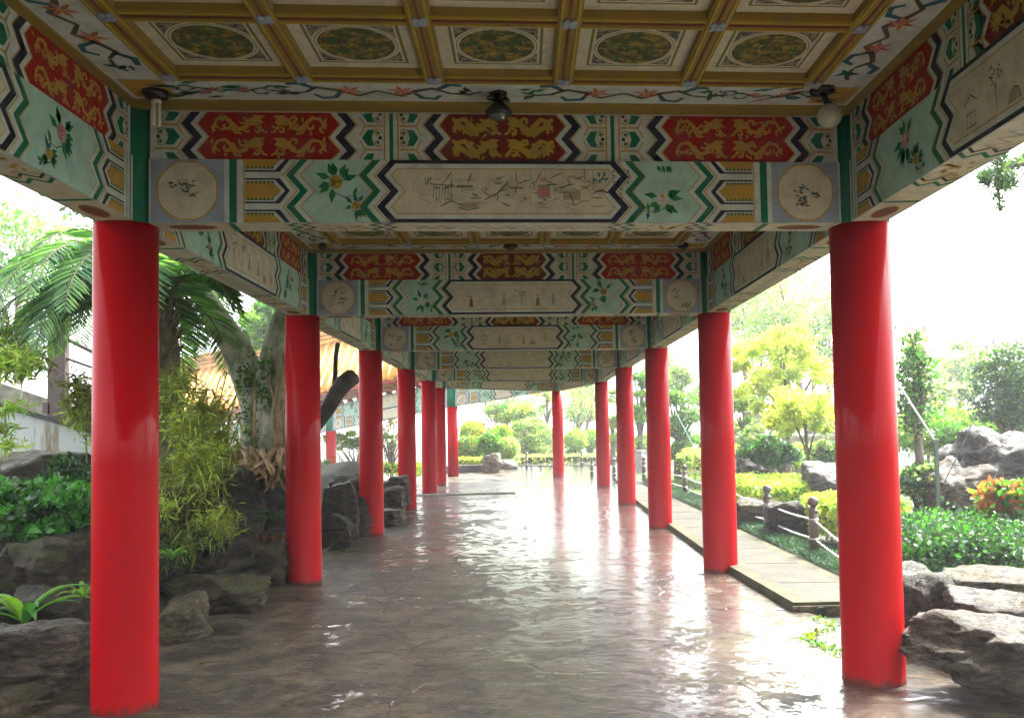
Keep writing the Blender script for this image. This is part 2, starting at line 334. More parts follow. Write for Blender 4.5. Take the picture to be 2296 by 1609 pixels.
def zband(P, x0, x1, col, layer, kn, A, H, v0=0, v1=None):
    v1 = H if v1 is None else v1
    P.poly(zigpts(x0, v0, v1, H, kn, A)+zigpts(x1, v0, v1, H, kn, A)[::-1], col, layer)
def flower(P, cu, cv, r, rng, col='pink'):
    for k in range(10):
        a = rng.random()*6.28; P.leaf(cu+r*.5*math.cos(a), cv+r*.5*math.sin(a), r*rng.uniform(.8,1.3), r*.5, a+rng.uniform(-.4,.4), rng.choice(['leaf','green','leaf']), 5)
    P.disc(cu, cv, r*.5, col, 6, 9)
    for k in range(5): P.leaf(cu, cv, r*.5, r*.3, k*1.256+rng.random(), rng.choice(['cream','pink','cream'] if col == 'pink' else (['gold','olive','yellow'] if col == 'gold' else ['white','cream','gold'])), 7)
    P.stroke([(cu-r*.4, cv-r*.6), (cu+r*.6, cv-r*1.1), (cu+r*1.5, cv-r*.9)], .006, 'ink', 4)
    P.leaf(cu+r*1.2, cv-r, r*.8, r*.3, rng.uniform(.2,1.8), 'leaf', 5); P.leaf(cu+r*1.2, cv-r, r*.7, r*.3, rng.uniform(-1.5,0), 'bluegreen', 5)
def bamboo(P, cu, cv, s, rng):
    for k in range(3):
        x = cu+rng.uniform(-.05,.05); P.stroke([(x, 0.03), (x+.01, cv), (x+.02, cv+s*.8)], .005, 'ink', 4)
    for k in range(26):
        P.leaf(cu+rng.gauss(0,.06), cv+rng.uniform(-.6,.7)*s, rng.uniform(.03,.06), .012, rng.uniform(-2.2,-.9), rng.choice(['green','bluegreen','leaf','ink']), 5)
def scene_ink(P, u0, u1, H, rng, rich=True):
    W = u1-u0; cols = ['ink','faint','ink','olive','faint']
    n = 95 if rich else 26
    # branches, hut, boat, rocks: thin ink strokes
    for k in range(n):
        a = u0+W*rng.random(); v = H*rng.uniform(.25,.72); l = rng.uniform(.02,.09); t = rng.choice([0,0,math.pi/2,.5,-.5,rng.random()*3])
        P.stroke([(a, v), (a+l*.5*math.cos(t)+rng.uniform(-.006,.006), v+l*.5*math.sin(t)), (a+l*math.cos(t), v+l*math.sin(t)*.8)], rng.uniform(.005,.009), rng.choice(cols), 5)
    if rich:
        x = u0+.08
        P.stroke([(x,.245),(x+.06,.235),(x+.13,.23)], .006, 'ink', 5); P.stroke([(x+.10,.235),(x+.16,.31)], .006, 'ink', 5)
        for k in range(7): P.stroke([(x+.05+k*.018,.225),(x+.045+k*.018,.13+.02*rng.random())], .004, 'ink', 5)
        P.rect(x+.19,.215,x+.29,.230,'olive',5); P.rect(x+.6*W,.09,x+.6*W+.1,.094,'faint',5)
        P.poly([(x+.20,.085),(x+.23,.12),(x+.29,.125),(x+.33,.10),(x+.30,.085)],'faint',5); P.stroke([(x+.20,.09),(x+.26,.075),(x+.33,.09)],.006,'ink',6)
        P.stroke([(x+.36,.14),(x+.44,.18),(x+.50,.24),(x+.52,.215),(x+.60,.215)],.012,'olive',5)
        P.stroke([(x+.34,.21),(x+.38,.17),(x+.43,.16)],.014,'faint',5)
        P.stroke([(x+.645,.10),(x+.645,.33)],.004,'faint',5)
        P.poly([(x+.69,.15),(x+.77,.15),(x+.77,.235),(x+.69,.235)],'faint',5); P.rect(x+.70,.16,x+.76,.22,'brown' if False else 'pink',6)
        for k in range(4): P.leaf(x+.71+k*.015,.25,.035,.012,1.3+.2*k,'pink',6)
        P.poly([(x+.85,.14),(x+.96,.14),(x+.96,.2),(x+.85,.2)],'faint',5); P.curl(x+.90,.26,.035,0,.8,.012,'faint',6)
        P.stroke([(x+1.04,.20),(x+1.04,.33)],.003,'ink',5)
        for k in range(6): P.leaf(x+1.05+rng.random()*.06,.25+rng.random()*.04,.035,.016,rng.random()*6,'bluegreen',6)
        P.stroke([(x+1.05,.19),(x+1.09,.2),(x+1.13,.185)],.014,'brown',6)
        # vertical lines of brush writing
        for c, (cx, top, nch) in enumerate(((x+1.17,.32,4),(x+1.215,.30,6),(x+1.26,.32,5))):
            for j in range(nch):
                y = top-j*(.030 if c == 1 else .034)
                if c == 2 and j > 1 and rng.random() < .4: continue
                for q in range(4):
                    o1, o2 = rng.uniform(-.008,.008), rng.uniform(-.009,.009)
                    if q % 2: P.stroke([(cx-.009+o1*.3,y+o2),(cx+.009,y+o2+.002)],.003,'ink',5,False)
                    else: P.stroke([(cx+o1,y+.010),(cx+o1*.6,y-.009)],.003,'ink',5,False)
def scene_alt(P, u0, u1, H, rng):
    # garden scenes: standing figures, trees, terraces, tables; a new arrangement on every beam
    n = int((u1-u0)/.19)
    for k in range(n):
        x = u0+(k+.5+rng.uniform(-.2,.2))*(u1-u0)/n; kind = rng.choice('ftbrhmf'); y = H*rng.uniform(.25,.4)
        if kind == 'f':
            c = rng.choice(['faint','pink','olive','faint','brown','greyblue']); P.poly([(x-.022,y-.03),(x+.024,y-.03),(x+.012,y+.06),(x-.010,y+.06)], c, 5); P.disc(x, y+.078, .012, 'pink', 6, 8); P.disc(x, y+.09, .008, 'ink', 7, 6)
            P.stroke([(x-.02,y-.03),(x-.012,y+.03),(x-.01,y+.06)], .005, 'ink', 6); P.stroke([(x+.01,y+.04),(x+.035,y+.03)], .006, 'ink', 6)
        elif kind == 't':
            P.stroke([(x,y-.04),(x+.01,y+.04),(x-.01,y+.12)], .010, 'faint', 5); P.stroke([(x,y+.05),(x+.05,y+.12)], .007, 'ink', 5)
            for q in range(14): P.leaf(x+rng.gauss(0,.035), y+.12+rng.gauss(0,.025), rng.uniform(.015,.035), .010, rng.random()*6.3, rng.choice(['bluegreen','ink','leaf','olive']), 6)
        elif kind == 'b':
            for q in range(3): P.stroke([(x+.02*q,y-.05),(x+.02*q+.008,y+.15)], .005, 'ink', 5, False)
            for q in range(9): P.leaf(x+rng.uniform(-.02,.07), y+rng.uniform(0,.15), .035, .009, rng.uniform(-2.4,-.7), rng.choice(['leaf','ink','bluegreen']), 6)
        elif kind == 'r':
            P.poly([(x-.05,y-.05),(x-.03,y),(x,y+.012),(x+.035,y-.01),(x+.055,y-.05)], 'faint', 5); P.stroke([(x-.05,y-.05),(x-.03,y),(x,y+.012),(x+.035,y-.01)], .006, 'ink', 6)
        elif kind == 'h':
            P.rect(x-.05,y-.04,x+.05,y-.034,'ink',5); P.rect(x-.045,y+.02,x+.045,y+.03,'faint',5)
            for q in range(3): P.rect(x-.04+.035*q,y-.04,x-.034+.035*q,y+.02,'faint',5)
            P.stroke([(x-.06,y+.07),(x,y+.11),(x+.06,y+.07)], .008, 'ink', 5)
        else:
            P.stroke([(x-.08,y+.02),(x-.03,y+.06),(x+.02,y+.03),(x+.08,y+.07)], .006, 'faint', 5); P.stroke([(x-.06,y-.04),(x+.06,y-.045)], .005, 'faint', 5)
def dragons(P, u0, u1, H, rng, col='gold', dense=False):
    """two rows of mirrored curly dragons"""
    cu = (u0+u1)/2; hw = (u1-u0)/2
    for row in (.27, .74):
        for sx in (-1, 1):
            X = lambda t: cu+sx*t*hw
            cv = row*H; w = .024 if dense else .018
            body = [(X(.93),cv-.02),(X(.85),cv+.035),(X(.72),cv+.045),(X(.62),cv+.01),(X(.50),cv-.03),(X(.38),cv-.015),(X(.32),cv+.03),(X(.20),cv+.045),(X(.12),cv+.02)]
            P.stroke(body, w*1.5, col, 4)
            P.curl(X(.70), cv-.005, .035, 1.5, .9*sx, w, col, 5); P.curl(X(.42), cv+.03, .028, 3.5, -.8*sx, w*.9, col, 5)
            P.poly([(X(.36),cv+.02),(X(.24),cv+.06),(X(.06),cv+.055),(X(.16),cv+.03),(X(.08),cv+.015),(X(.2),cv-.005),(X(.3),cv-.005)], col, 5)
            for k in range(20 if dense else 14):
                t = rng.uniform(.1,.95); P.leaf(X(t), cv+rng.uniform(-.045,.03), rng.uniform(.03,.055), .017, rng.random()*6.28, col, 6)
            P.curl(X(.88), cv-.03, .024, 0, .8, w*.8, col, 5); P.curl(X(.2), cv-.035, .022, 2, -.9, w*.8, col, 5)
            P.stroke([(X(.6),cv-.02),(X(.55),cv-.05),(X(.45),cv-.055)], w, col, 5)
            P.stroke([(X(.16),cv-.0),(X(.1),cv-.04),(X(.03),cv-.05)], w*.8, col, 5)
            if dense:
                P.stroke([(X(.95),cv+.05),(X(.8),cv+.0),(X(.6),cv-.05),(X(.4),cv+.0)], w*1.4, 'yellow', 5)
def fingers(P, u0, tip, H):
    for f in (0, .5, 1):
        c = f*H; hh = .20*H
        def hexa(ins, col, layer, t):
            h2 = hh-ins; a, b = max(c-h2, 0), min(c+h2, H)
            pts = [(u0, a)]
            pts += [(t-.06, a)] if c-h2 >= 0 else [(t-(.06*(0 if f == 0 else 1)), a)]
            pts += [(t, c)] if 0 < c < H else []
            pts += [(t-.06, b)] if c+h2 <= H else [(t, b)]
            pts += [(u0, b)]
            P.poly(pts, col, layer)
        hexa(0, 'navy', 3, tip); hexa(.011, 'white', 4, tip-.028); hexa(.018, 'gold', 5, tip-.05); 
        for k in range(7):
            x = u0+.01+k*(tip-u0-.1)/7
            for sg in (-1, 1):
                if 0 < c+sg*(hh-.03) < H: P.poly([(x, c+sg*(hh-.019)), (x+.022, c+sg*(hh-.019)), (x+.011, c+sg*(hh-.038))], 'green', 6)
def scrollblock(P, x0, x1, H, point):
    """green and white honeycomb scroll; point=+1: arrow points to +u"""
    W = x1-x0
    X = (lambda t: x0+t*W) if point > 0 else (lambda t: x1-t*W)
    for c in (-.02, .48, .98):
        cv = c*H
        P.poly([(X(.15),cv-.20*H),(X(.72),cv-.20*H),(X(1.0),cv),(X(.72),cv+.20*H),(X(.15),cv+.20*H)], 'white', 3)
        P.poly([(X(.38),cv-.17*H),(X(.68),cv-.17*H),(X(.93),cv),(X(.68),cv+.17*H),(X(.38),cv+.17*H),(X(.50),cv)], 'green', 4)
        if 0 <= cv <= H:
            P.disc(X(.12), cv, .012, 'navy', 5, 8)
            for sg in (-1, 1):
                if .01 < cv+sg*.10*H < H-.01: P.curl(X(.22), cv+sg*.105*H, .028, 0, 1.0*sg, .010, 'gold', 6); P.disc(X(.22), cv+sg*.105*H, .010, 'green', 7, 8)
    for c in (.23, .73): P.stroke([(X(0), c*H), (X(.80), c*H)], .011, 'gold', 5, False); P.stroke([(X(.80), c*H), (X(1.05), c*H+.2*H)], .008, 'gold', 5, False); P.stroke([(X(.80), c*H), (X(1.05), c*H-.2*H)], .008, 'gold', 5, False)
def frieze(P, L, rng):
    H = P.H; P.rect(0, 0, L, H, 'white', 0)
    C = L/2; w1 = 1.455
    def cart(x0, x1, kind):            # navy-navy span
        for sgn in (0, 1):
            P.mx = None if not sgn else x0+x1
            zband(P, x0, x0+.055, 'navy', 3, KU, .07, H); zband(P, x0+.09, x0+.10, 'gold', 3, KU, .07, H)
            if kind != 'green': zband(P, x0-.012, x0-.004, 'gold', 3, KU, .07, H)
            P.mx = None
        P.poly(zigpts(x0+.10, 0, H, H, KU, .07)+[(x0+x1-u, v) for u, v in zigpts(x0+.10, 0, H, H, KU, .07)][::-1], 'red' if kind != 'c' else 'darkred', 3)
        dragons(P, x0+.16, x1-.16, H, rng, 'gold' if kind != 'c' else 'yellow', kind == 'c')
    s = C-.36-.10-.0; 
    cart(.185, 1.235, 's'); cart(L-1.235, L-.185, 's'); cart(C-.49, C+.49, 'c')
    for mirror in (None, L):
        P.mx = mirror
        scrollblock(P, .03, .19, H, 1); scrollblock(P, 1.265, 1.40, H, -1); scrollblock(P, 1.50, 1.63, H, 1)
        P.rect(1.405, 0, 1.415, H, 'gold', 2); P.rect(1.440, 0, 1.464, H, 'green', 2); P.rect(1.487, 0, 1.497, H, 'gold', 2)
        P.mx = None
def lower(P, L, rng, med=True, seed=0, mid='ink'):
    H = P.H; P.rect(0, 0, L, H, 'white', 0); C = L/2; s = 0 if med else -.40
    A = .085
    for mi, mirror in enumerate((None, L)):
        P.mx = mirror
        if med:
            P.rect(0.012, 0, .445, H, 'greyblue', 1); P.disc(.228, H*.5, .180, 'gold', 2, 48, .008); P.disc(.228, H*.5, .170, 'cream', 3, 48, .007)
            for k in range(9): P.stroke([(.228+rng.uniform(-.11,.08), H*.5+rng.uniform(-.1,.1)) for _ in (0,)]+[(.228+rng.uniform(-.1,.11), H*.5+rng.uniform(-.1,.1))][:1], .004, 'ink', 5) if False else None
            for k in range(5):
                a, b = .228+rng.uniform(-.10,.06), H*.5+rng.uniform(-.11,.10)
                for q in range(7): P.leaf(a+rng.uniform(-.035,.035), b+rng.uniform(-.02,.02), rng.uniform(.02,.045), .013, rng.uniform(-.8,.6), rng.choice(['ink','faint','ink','bluegreen']), 5)
                P.stroke([(a-.03,b-.012),(a,b-.016),(a+.05,b-.01)], .004, 'faint', 4)
        else:
            P.rect(.03+0, 0, .042, H, 'navy', 1); P.rect(.075, 0, .083, H, 'green', 1)
        g0 = .475+s if med else .10
        if med: P.rect(g0, 0, g0+.045, H, 'green', 1); P.rect(g0+.083, 0, g0+.089, H, 'gold', 1)
        u0 = g0+.092 if med else .12
        fingers(P, u0, u0+.27, H)
        z0 = u0+.225
        zband(P, z0, z0+.010, 'gold', 2, KL, A, H); zband(P, z0+.022, z0+.068, 'green', 2, KL, A, H); zband(P, z0+.105, z0+.114, 'gold', 2, KL, A, H)
        zz = [1.255+s, 1.255+s]; z1 = zz[0] if med else 1.12
        P.poly(zigpts(z0+.114, 0, H, H, KL, A)+zigpts(z1-.008, 0, H, H, KL, A)[::-1], 'teal', 1)
        fc = (z0+.16+z1)/2+A/2
        if mi == seed % 2 or not med:
            flower(P, fc-.03, H*.64, .085, rng, 'gold' if med else 'pink'); flower(P, fc+.09, H*.27, .055, rng, 'gold')
        else:
            flower(P, fc, H*.38, .078, rng, 'cream'); 
            for k in range(5): P.leaf(fc+rng.uniform(-.05,.06), H*.93, .05, .022, rng.uniform(-2.6,-.5), 'leaf', 5)
        zband(P, z1-.008, z1, 'gold', 2, KL, A, H); zband(P, z1, z1+.045, 'green', 2, KL, A, H); zband(P, z1+.085, z1+.094, 'gold', 2, KL, A, H)
        P.mx = None
    n0 = z1+.105
    def ring(x, ins, col, layer):
        a = zigpts(x, ins, H-ins, H, KL, A); P.poly(a+[(L-u, v) for u, v in a][::-1], col, layer)
    ring(n0, 0.0, 'navy', 2); ring(n0+.05, .022, 'white', 3); ring(n0+.085, .050, 'gold', 4); ring(n0+.093, .057, 'cream', 5)
    if mid == 'ink': scene_like(P, n0+.22, L-n0-.22, H, rng)
    elif mid == 'ink2': scene_like(P, n0+.2, L-n0-.2, H, rng, True)
    elif mid == 'plain':
        for k in range(16):
            x = rng.uniform(n0+.25, L-n0-.3); v = H*rng.uniform(.3,.7); P.stroke([(x,v),(x+rng.uniform(.02,.06),v+rng.uniform(-.02,.02))], .006, rng.choice(['faint','ink']), 7)
def scene_like(P, u0, u1, H, rng, alt=False):
    # the picture is drawn on a higher layer than its cream ground
    q = P.poly
    def lifted(pts, col, layer=1): q(pts, col, layer+3)
    P.poly = lifted
    (scene_alt if alt else scene_ink)(P, u0, u1, H, rng)
    P.poly = q
def soffit(P, L, rng, gold=True):
    H = P.H; P.rect(0, 0, L, H, 'cream', 0); P.rect(0, 0, L, .012, 'white', 1); P.rect(0, H-.012, L, H, 'white', 1)
    for mirror in (None, L):
        P.mx = mirror
        P.rect(.46, 0, .50, H, 'green', 1); P.disc(.23, H/2, .15, 'gold', 1, 24, 0, H*.30); P.disc(.23, H/2, .14, 'brown', 2, 24, 0, H*.26)
        for z in (.80, 1.30): zband(P, z, z+.04, 'green', 1, KL, .07, H); zband(P, z+.09, z+.12, 'navy', 1, KL, .07, H)
        for k in range(14): P.leaf(.95+rng.random()*.35, rng.uniform(.2,.8)*H, .07, .03, rng.random()*6, 'gold', 3)
        P.mx = None
    for k in range(int((L-3)/.2)+4):
        x = 1.6+k*.2
        if x < L-1.6: P.stroke([(x, H*.3), (x+.05, H*.7), (x+.1, H*.3), (x+.15, H*.7), (x+.2, H*.3)], .02, 'greyblue' if k % 2 else 'faint', 2, False)
# ------------------------------------------------------------------ gallery geometry
XL, XR = -2.309, 2.309; Y0, B, DY, H0 = 5.406, 4.4, .38, 2.9
ZL, ZU = 3.286, 3.582
rows = []      # (left, right)
for n in range(-2, 5):
    rows.append((Vector((XL, Y0+n*B, 0)), Vector((XR, Y0+DY+n*B, 0))))
rows[6] = (Vector((XL, 23.01, 0)), Vector((2.33, 25.0, 0)))
rows[5] = (Vector((XL, 18.61, 0)), Vector((2.30, 19.17, 0)))
rows.append((Vector((-2.40, 27.0, 0)), Vector((1.31, 30.7, 0))))
gal = thing('covered_gallery', (0, 0, 0), 'covered walkway with red columns, painted beams and coffered ceiling', 'walkway')
CR = .190
def column(p, z0, z1, ztop, parent):
    m = MB(); m.lathe((p.x, p.y, 0), [(CR*1.02, z0), (CR*1.02, z0+.015), (CR, z0+.03), (CR*.995, (z0+z1)/2), (CR*.985, z1)], 48)
    c = obj('column', m, RED, parent, True)
    for pl in list(c.data.polygons)[-2:]: pl.use_smooth = False
    m = MB(); m.lathe((p.x, p.y, 0), [(CR*.97, z1+.002), (CR*.97, ztop)], 40); obj('green_post', m, PM['green'], c, True)
    return c
def painted_beam(a, b, side, parent, rng, med, seed, mid, visN=(1,), tlow=.24, tup=.20, za=0, off=0, faces=True):
    """beam between column centres a and b, thickness across; off shifts it sideways"""
    d = (b-a); d.z = 0; Ltot = d.length; U = d.normalized(); Nn = Vector((U.y, -U.x, 0))   # Nn: right-hand side of travel a->b
    N = Nn*side; base = a+Nn*off
    sl = Vector((0, 0, za/Ltot))
    e = .175; L = Ltot-2*e
    UU = U+sl
    O = base+UU*e+Vector((0,0,a.z))
    m = MB(); Z = Vector((0,0,1))
    m.frame_box(O, UU, Z, N, 0, L, H0, ZL, -tlow/2, tlow/2); bm = obj('cross_beam' if med else 'side_beam', m, PM['cream'], parent)
    m = MB(); m.frame_box(O, UU, Z, N, 0, L, ZL+.001, ZU+.08, -tup/2, tup/2); up = obj('upper_beam', m, PM['cream'], bm)
    if not faces: return bm
    P = Paint(O+Z*H0+N*(tlow/2), UU, Z, N, ZL-H0); lower(P, L, rng, med, seed, mid); P.done('painted_panel', bm)
    P = Paint(O+Z*(ZL+.002)+N*(tup/2), UU, Z, N, ZU-ZL-.002); frieze(P, L, rng); P.done('painted_frieze', bm)
    P = Paint(O+Z*H0-N*(tlow/2-.004), UU, N, -Z, tlow-.008); soffit(P, L, rng); P.done('painted_soffit', bm)
    return bm
rng = random.Random(4)
for i, (a, b) in enumerate(rows):
    for p in (a, b): column(p, -.02, H0, ZU+.05, gal)
    bm = painted_beam(a, b, 1, gal, random.Random(10+i), True, i, 'ink' if i == 2 else ('ink2' if i < 5 else 'plain'), faces=i >= 1)
for i in range(len(rows)-1):
    (a, b), (c, d) = rows[i], rows[i+1]
    painted_beam(a, c, 1, gal, random.Random(40+i), False, i, 'ink2' if i < 5 else 'plain', tlow=.23, off=0.0, faces=i >= 1)
    painted_beam(b, d, -1, gal, random.Random(60+i), False, i+1, 'ink2' if i < 5 else 'plain', tlow=.23, off=0.0, faces=i >= 1)
# ceilings
SH = DY/(XR-XL)
def ceiling(i, full):
    (a, b), (c, d) = rows[i], rows[i+1]
    m = MB(); z = 3.66
    q = [a, b, d, c]; V = [(p.x, p.y, z) for p in q]+[(p.x, p.y, z+.04) for p in q]
    m.add(V, [(0,3,2,1),(4,5,6,7),(0,1,5,4),(1,2,6,5),(2,3,7,6),(3,0,4,7)])
    ce = obj('ceiling', m, PM['cream'], gal)
    if not full: return
    yf = c.y+SH*(0-c.x)-.12           # face of the farther beam at x = 0
    yb = a.y+SH*(0-a.x)+.12
    bw = .115; pit = .722; nx, ny = 5, 4
    ys = [yf-.48-bw/2-k*pit for k in range(ny+1)]; xs = [(k-nx/2)*pit for k in range(nx+1)]
    xi = 2.207
    S = lambda x, y, z: Vector((x, y+SH*x, z))
    # moulding round the bay
    m = MB()
    for (y0, y1) in ((yf-.15, yf-.0), (yb+.0, yb+.15)):
        m.box((-xi, y0, 3.585), (xi, y1, 3.645), SH)
    for sx in (-1, 1):
        x0, x1 = sorted((sx*(xi+.10), sx*(xi-.06))); m.box((x0, yb+.151, 3.5855), (x1, yf-.151, 3.645), SH)
    obj('moulding', m, PM['yell2'], ce)
    # margin boards + flower scrolls
    Px = Paint(Vector((0,0,3.60)), Vector((1,SH,0)), Vector((0,1,0)), Vector((0,0,-1)), 99); Px.O = Vector((0,0,3.60))
    H_ = 99
    class PP(Paint): pass
    def poly_noclip(pts, col, layer=1):
        mm = PM[col]
        if mm not in Px.mats: Px.mats.append(mm)
        A = sum(pts[k][0]*pts[(k+1) % len(pts)][1]-pts[(k+1) % len(pts)][0]*pts[k][1] for k in range(len(pts)))
        if A > 0: pts = pts[::-1]
        bb = len(Px.V); h = .0015+.0007*layer
        for u, v in pts: Px.V.append((u, v+SH*u, 3.60-h))
        Px.F.append(tuple(range(bb, bb+len(pts)))); Px.mi.append(Px.mats.index(mm))
    Px.poly = poly_noclip
    X0, X1 = xs[0]-bw/2, xs[-1]+bw/2; YA, YB = ys[-1]-bw/2, ys[0]+bw/2
    for r in ((-xi, YB, xi, yf-.15), (-xi, yb+.15, xi, YA), (-xi+.06, YA, X0, YB), (X1, YA, xi-.06, YB)): Px.rect(*r, 'white', 0)
    rg = random.Random(7+i)
    def scroll(cx, cy, ang, s):
        ca, sa = math.cos(ang), math.sin(ang); T = lambda u, v: (cx+(u*ca-v*sa)*s, cy+(u*sa+v*ca)*s)
        for sg in (-1, 1):
            for pts, w_, c_ in (([(0,0),(.12,.05),(.22,.0),(.33,-.03),(.42,.02)], .02, 'ink'), ([(.2,0),(.25,.07),(.33,.08),(.37,.04)], .02, 'bluegreen'),
                                ([(.35,-.02),(.42,-.07),(.50,-.06)], .025, 'bluegreen'), ([(.42,.02),(.52,.03),(.60,.0)], .014, 'ink')):
                Px.stroke([T(sg*u+.02*rg.random(), v*1.5) for u, v in pts], w_*s*1.9, c_, 3)
            for k in range(5): u, v = T(sg*(.5+.05*rg.random()), rg.uniform(-.06,.06)); Px.leaf(u, v, .085*s, .035*s, rg.random()*6.28, rg.choice(['ink','bluegreen','green']), 4)
            for k in range(6): u, v = T(sg*.15, 0); Px.leaf(u, v, .095*s, .03*s, k*1.05+.3, rg.choice(['orange','orange','pink']), 4)
    my = (YB+yf-.15)/2
    for cx, s in ((-1.55,.55), (-.72,1), (.72,1), (1.6,.55)): scroll(cx, my, 0, s)
    for sx in (-1, 1):
        mx_ = sx*(X1+xi-.06)/2
        for cy in (YB-.65, YB-2.0): scroll(mx_, cy, math.pi/2, .95)
        # birds / leaves in the corners
        for k in range(12):
            Px.leaf(sx*(1.72+rg.uniform(-.15,.2)), my+rg.uniform(-.1,.1), rg.uniform(.08,.2), .035, rg.uniform(-.7,.1)+(math.pi if rg.random() < .5 else 0), rg.choice(['ink','bluegreen','ink','green','pink']), 4)
        Px.rect(sx*2.0-.12, my-.13, sx*2.0+.12, my+.13, 'gold', 2)
    m_ = Px.done('margin_painting', ce)
    # lattice
    m = MB()
    for x in xs: m.box((x-bw/2, YA, 3.580), (x+bw/2, YB, 3.655), SH)
    for y in ys:
        for k in range(nx): m.box((xs[k]+bw/2+.001, y-bw/2, 3.581), (xs[k+1]-bw/2-.001, y+bw/2, 3.654), SH)
    obj('lattice', m, PM['yell2'], ce)
    m = MB()      # raised beads along the bars
    for x in xs:
        for o in (-.04, .0, .04):
            m.m = 0 if o else 1; m.box((x+o-.006, YA, 3.572), (x+o+.006, YB, 3.5795), SH)
    for y in ys:
        for k in range(nx):
            for o in (-.04, .0, .04): m.m = 0 if o else 1; m.box((xs[k]+bw/2+.002, y+o-.006, 3.573), (xs[k+1]-bw/2-.002, y+o+.006, 3.5805), SH)
    obj('bead', m, [PM['yellow'], PM['brown']], ce)
    for x in xs:
        for y in ys[:3]:
            m = MB(); c0 = S(x, y, 3.565)
            for k in range(4):
                t = k*math.pi/2+.785; m.lathe((c0.x+.026*math.cos(t), c0.y+.026*math.sin(t), c0.z), [(.005,-.004),(.018,-.001),(.020,.010)], 10)
            m.lathe(c0, [(.004,-.010),(.012,-.006),(.014,.0)], 10)
            obj('rosette', m, PM['greyblue'], ce)
    for kx in range(nx):
        for ky in range(ny):
            x0, x1 = xs[kx]+bw/2, xs[kx+1]-bw/2; y1, y0 = ys[ky]-bw/2, ys[ky+1]+bw/2
            Q = Paint(S(0, 0, 3.622), Vector((1,SH,0)), Vector((0,1,0)), Vector((0,0,-1)), 1e9)
            cx, cy = (x0+x1)/2, (y0+y1)/2; hw = (x1-x0)/2
            Q.H = 1e9
            Q.rect(x0, y0, x1, y1, 'cream', 0)
            Q.rect(cx-hw+.065, cy-hw+.065, cx+hw-.065, cy+hw-.065, 'olive', 1); Q.rect(cx-hw+.08, cy-hw+.08, cx+hw-.08, cy+hw-.08, 'cream', 2)
            Q.rect(cx-hw+.092, cy-hw+.092, cx+hw-.092, cy+hw-.092, 'cornerorn', 3)
            Q.disc(cx, cy, hw-.080, 'cream', 4, 40); Q.disc(cx, cy, hw-.092, 'olive', 5, 40); Q.disc(cx, cy, hw-.097, 'cream', 6, 40); Q.disc(cx, cy, hw-.108, 'dragon', 7, 40)
            rr = random.Random(kx*7+ky+i)
            for k in range(26):
                t = rr.random()*6.28; q_ = .17*math.sqrt(rr.random()); Q.leaf(cx+q_*math.cos(t), cy+q_*math.sin(t), rr.uniform(.03,.07), .018, t+1.7, rr.choice(['yell2','olive','gold','disc','disc','green']), 8)
            Q.done('coffer_panel', ce)
for i in range(len(rows)-1): ceiling(i, i in (1, 2))
# roof over the gallery (tiled both sides)
def roof_strip(name, parent, e0, e1, r0, r1, step=.30, ribr=.07, th=.06, matt=TILE):
    """e0->e1 eave line, r0->r1 ridge line"""
    m = MB(); n = max(2, int((e1-e0).length/step)); nrm = ((e1-e0).cross(r0-e0)).normalized()
    if nrm.z < 0: nrm = -nrm
    m.add([e0, e1, r1, r0, e0-nrm*th, e1-nrm*th, r1-nrm*th, r0-nrm*th], [(0,1,2,3),(7,6,5,4),(0,4,5,1),(1,5,6,2),(2,6,7,3),(3,7,4,0)])
    for k in range(n+1):
        t = k/n; a = e0.lerp(e1, t)+nrm*.01; b = r0.lerp(r1, t)+nrm*.01
        q = 6; pts = []
        for j in range(q): pts += [a.lerp(b, j/q), a.lerp(b, (j+.93)/q)]
        m.tube(pts, [ribr, ribr*.86]*q, 8)
    j = 12
    for k in range(1, j):           # overlapping pan-tile courses
        t = k/j; a = e0.lerp(r0, t); b = e1.lerp(r1, t); m.tube([a+nrm*.008, b+nrm*.008], .018, 5)
    return obj(name, m, matt, parent, True)
A0, A1 = rows[0], rows[-1]
for side in (0, 1):
    prev = None
    for i in range(len(rows)-1):
        o = Vector((-1.2 if side == 0 else 1.2, 0, 0));  # eave depth, out of view, widened to dim the gallery interior
        e0 = rows[i][side]+o; e1 = rows[i+1][side]+o; e0.z = e1.z = 3.72
        r0 = (rows[i][0]+rows[i][1])/2; r1 = (rows[i+1][0]+rows[i+1][1])/2; r0.z = r1.z = 4.9
        m = MB(); m.add([e0, e1, r1, r0, e0-Vector((0,0,.06)), e1-Vector((0,0,.06)), r1-Vector((0,0,.06)), r0-Vector((0,0,.06))], [(0,1,2,3),(7,6,5,4),(0,4,5,1),(1,5,6,2),(2,6,7,3),(3,7,4,0)])
        k = int((e1-e0).length/.3)
        for q in range(k): t = (q+.5)/k; m.tube([e0.lerp(e1, t)+Vector((0,0,.03)), r0.lerp(r1, t)+Vector((0,0,.03))], .07, 6)
        obj('roof', m, TILE, gal)
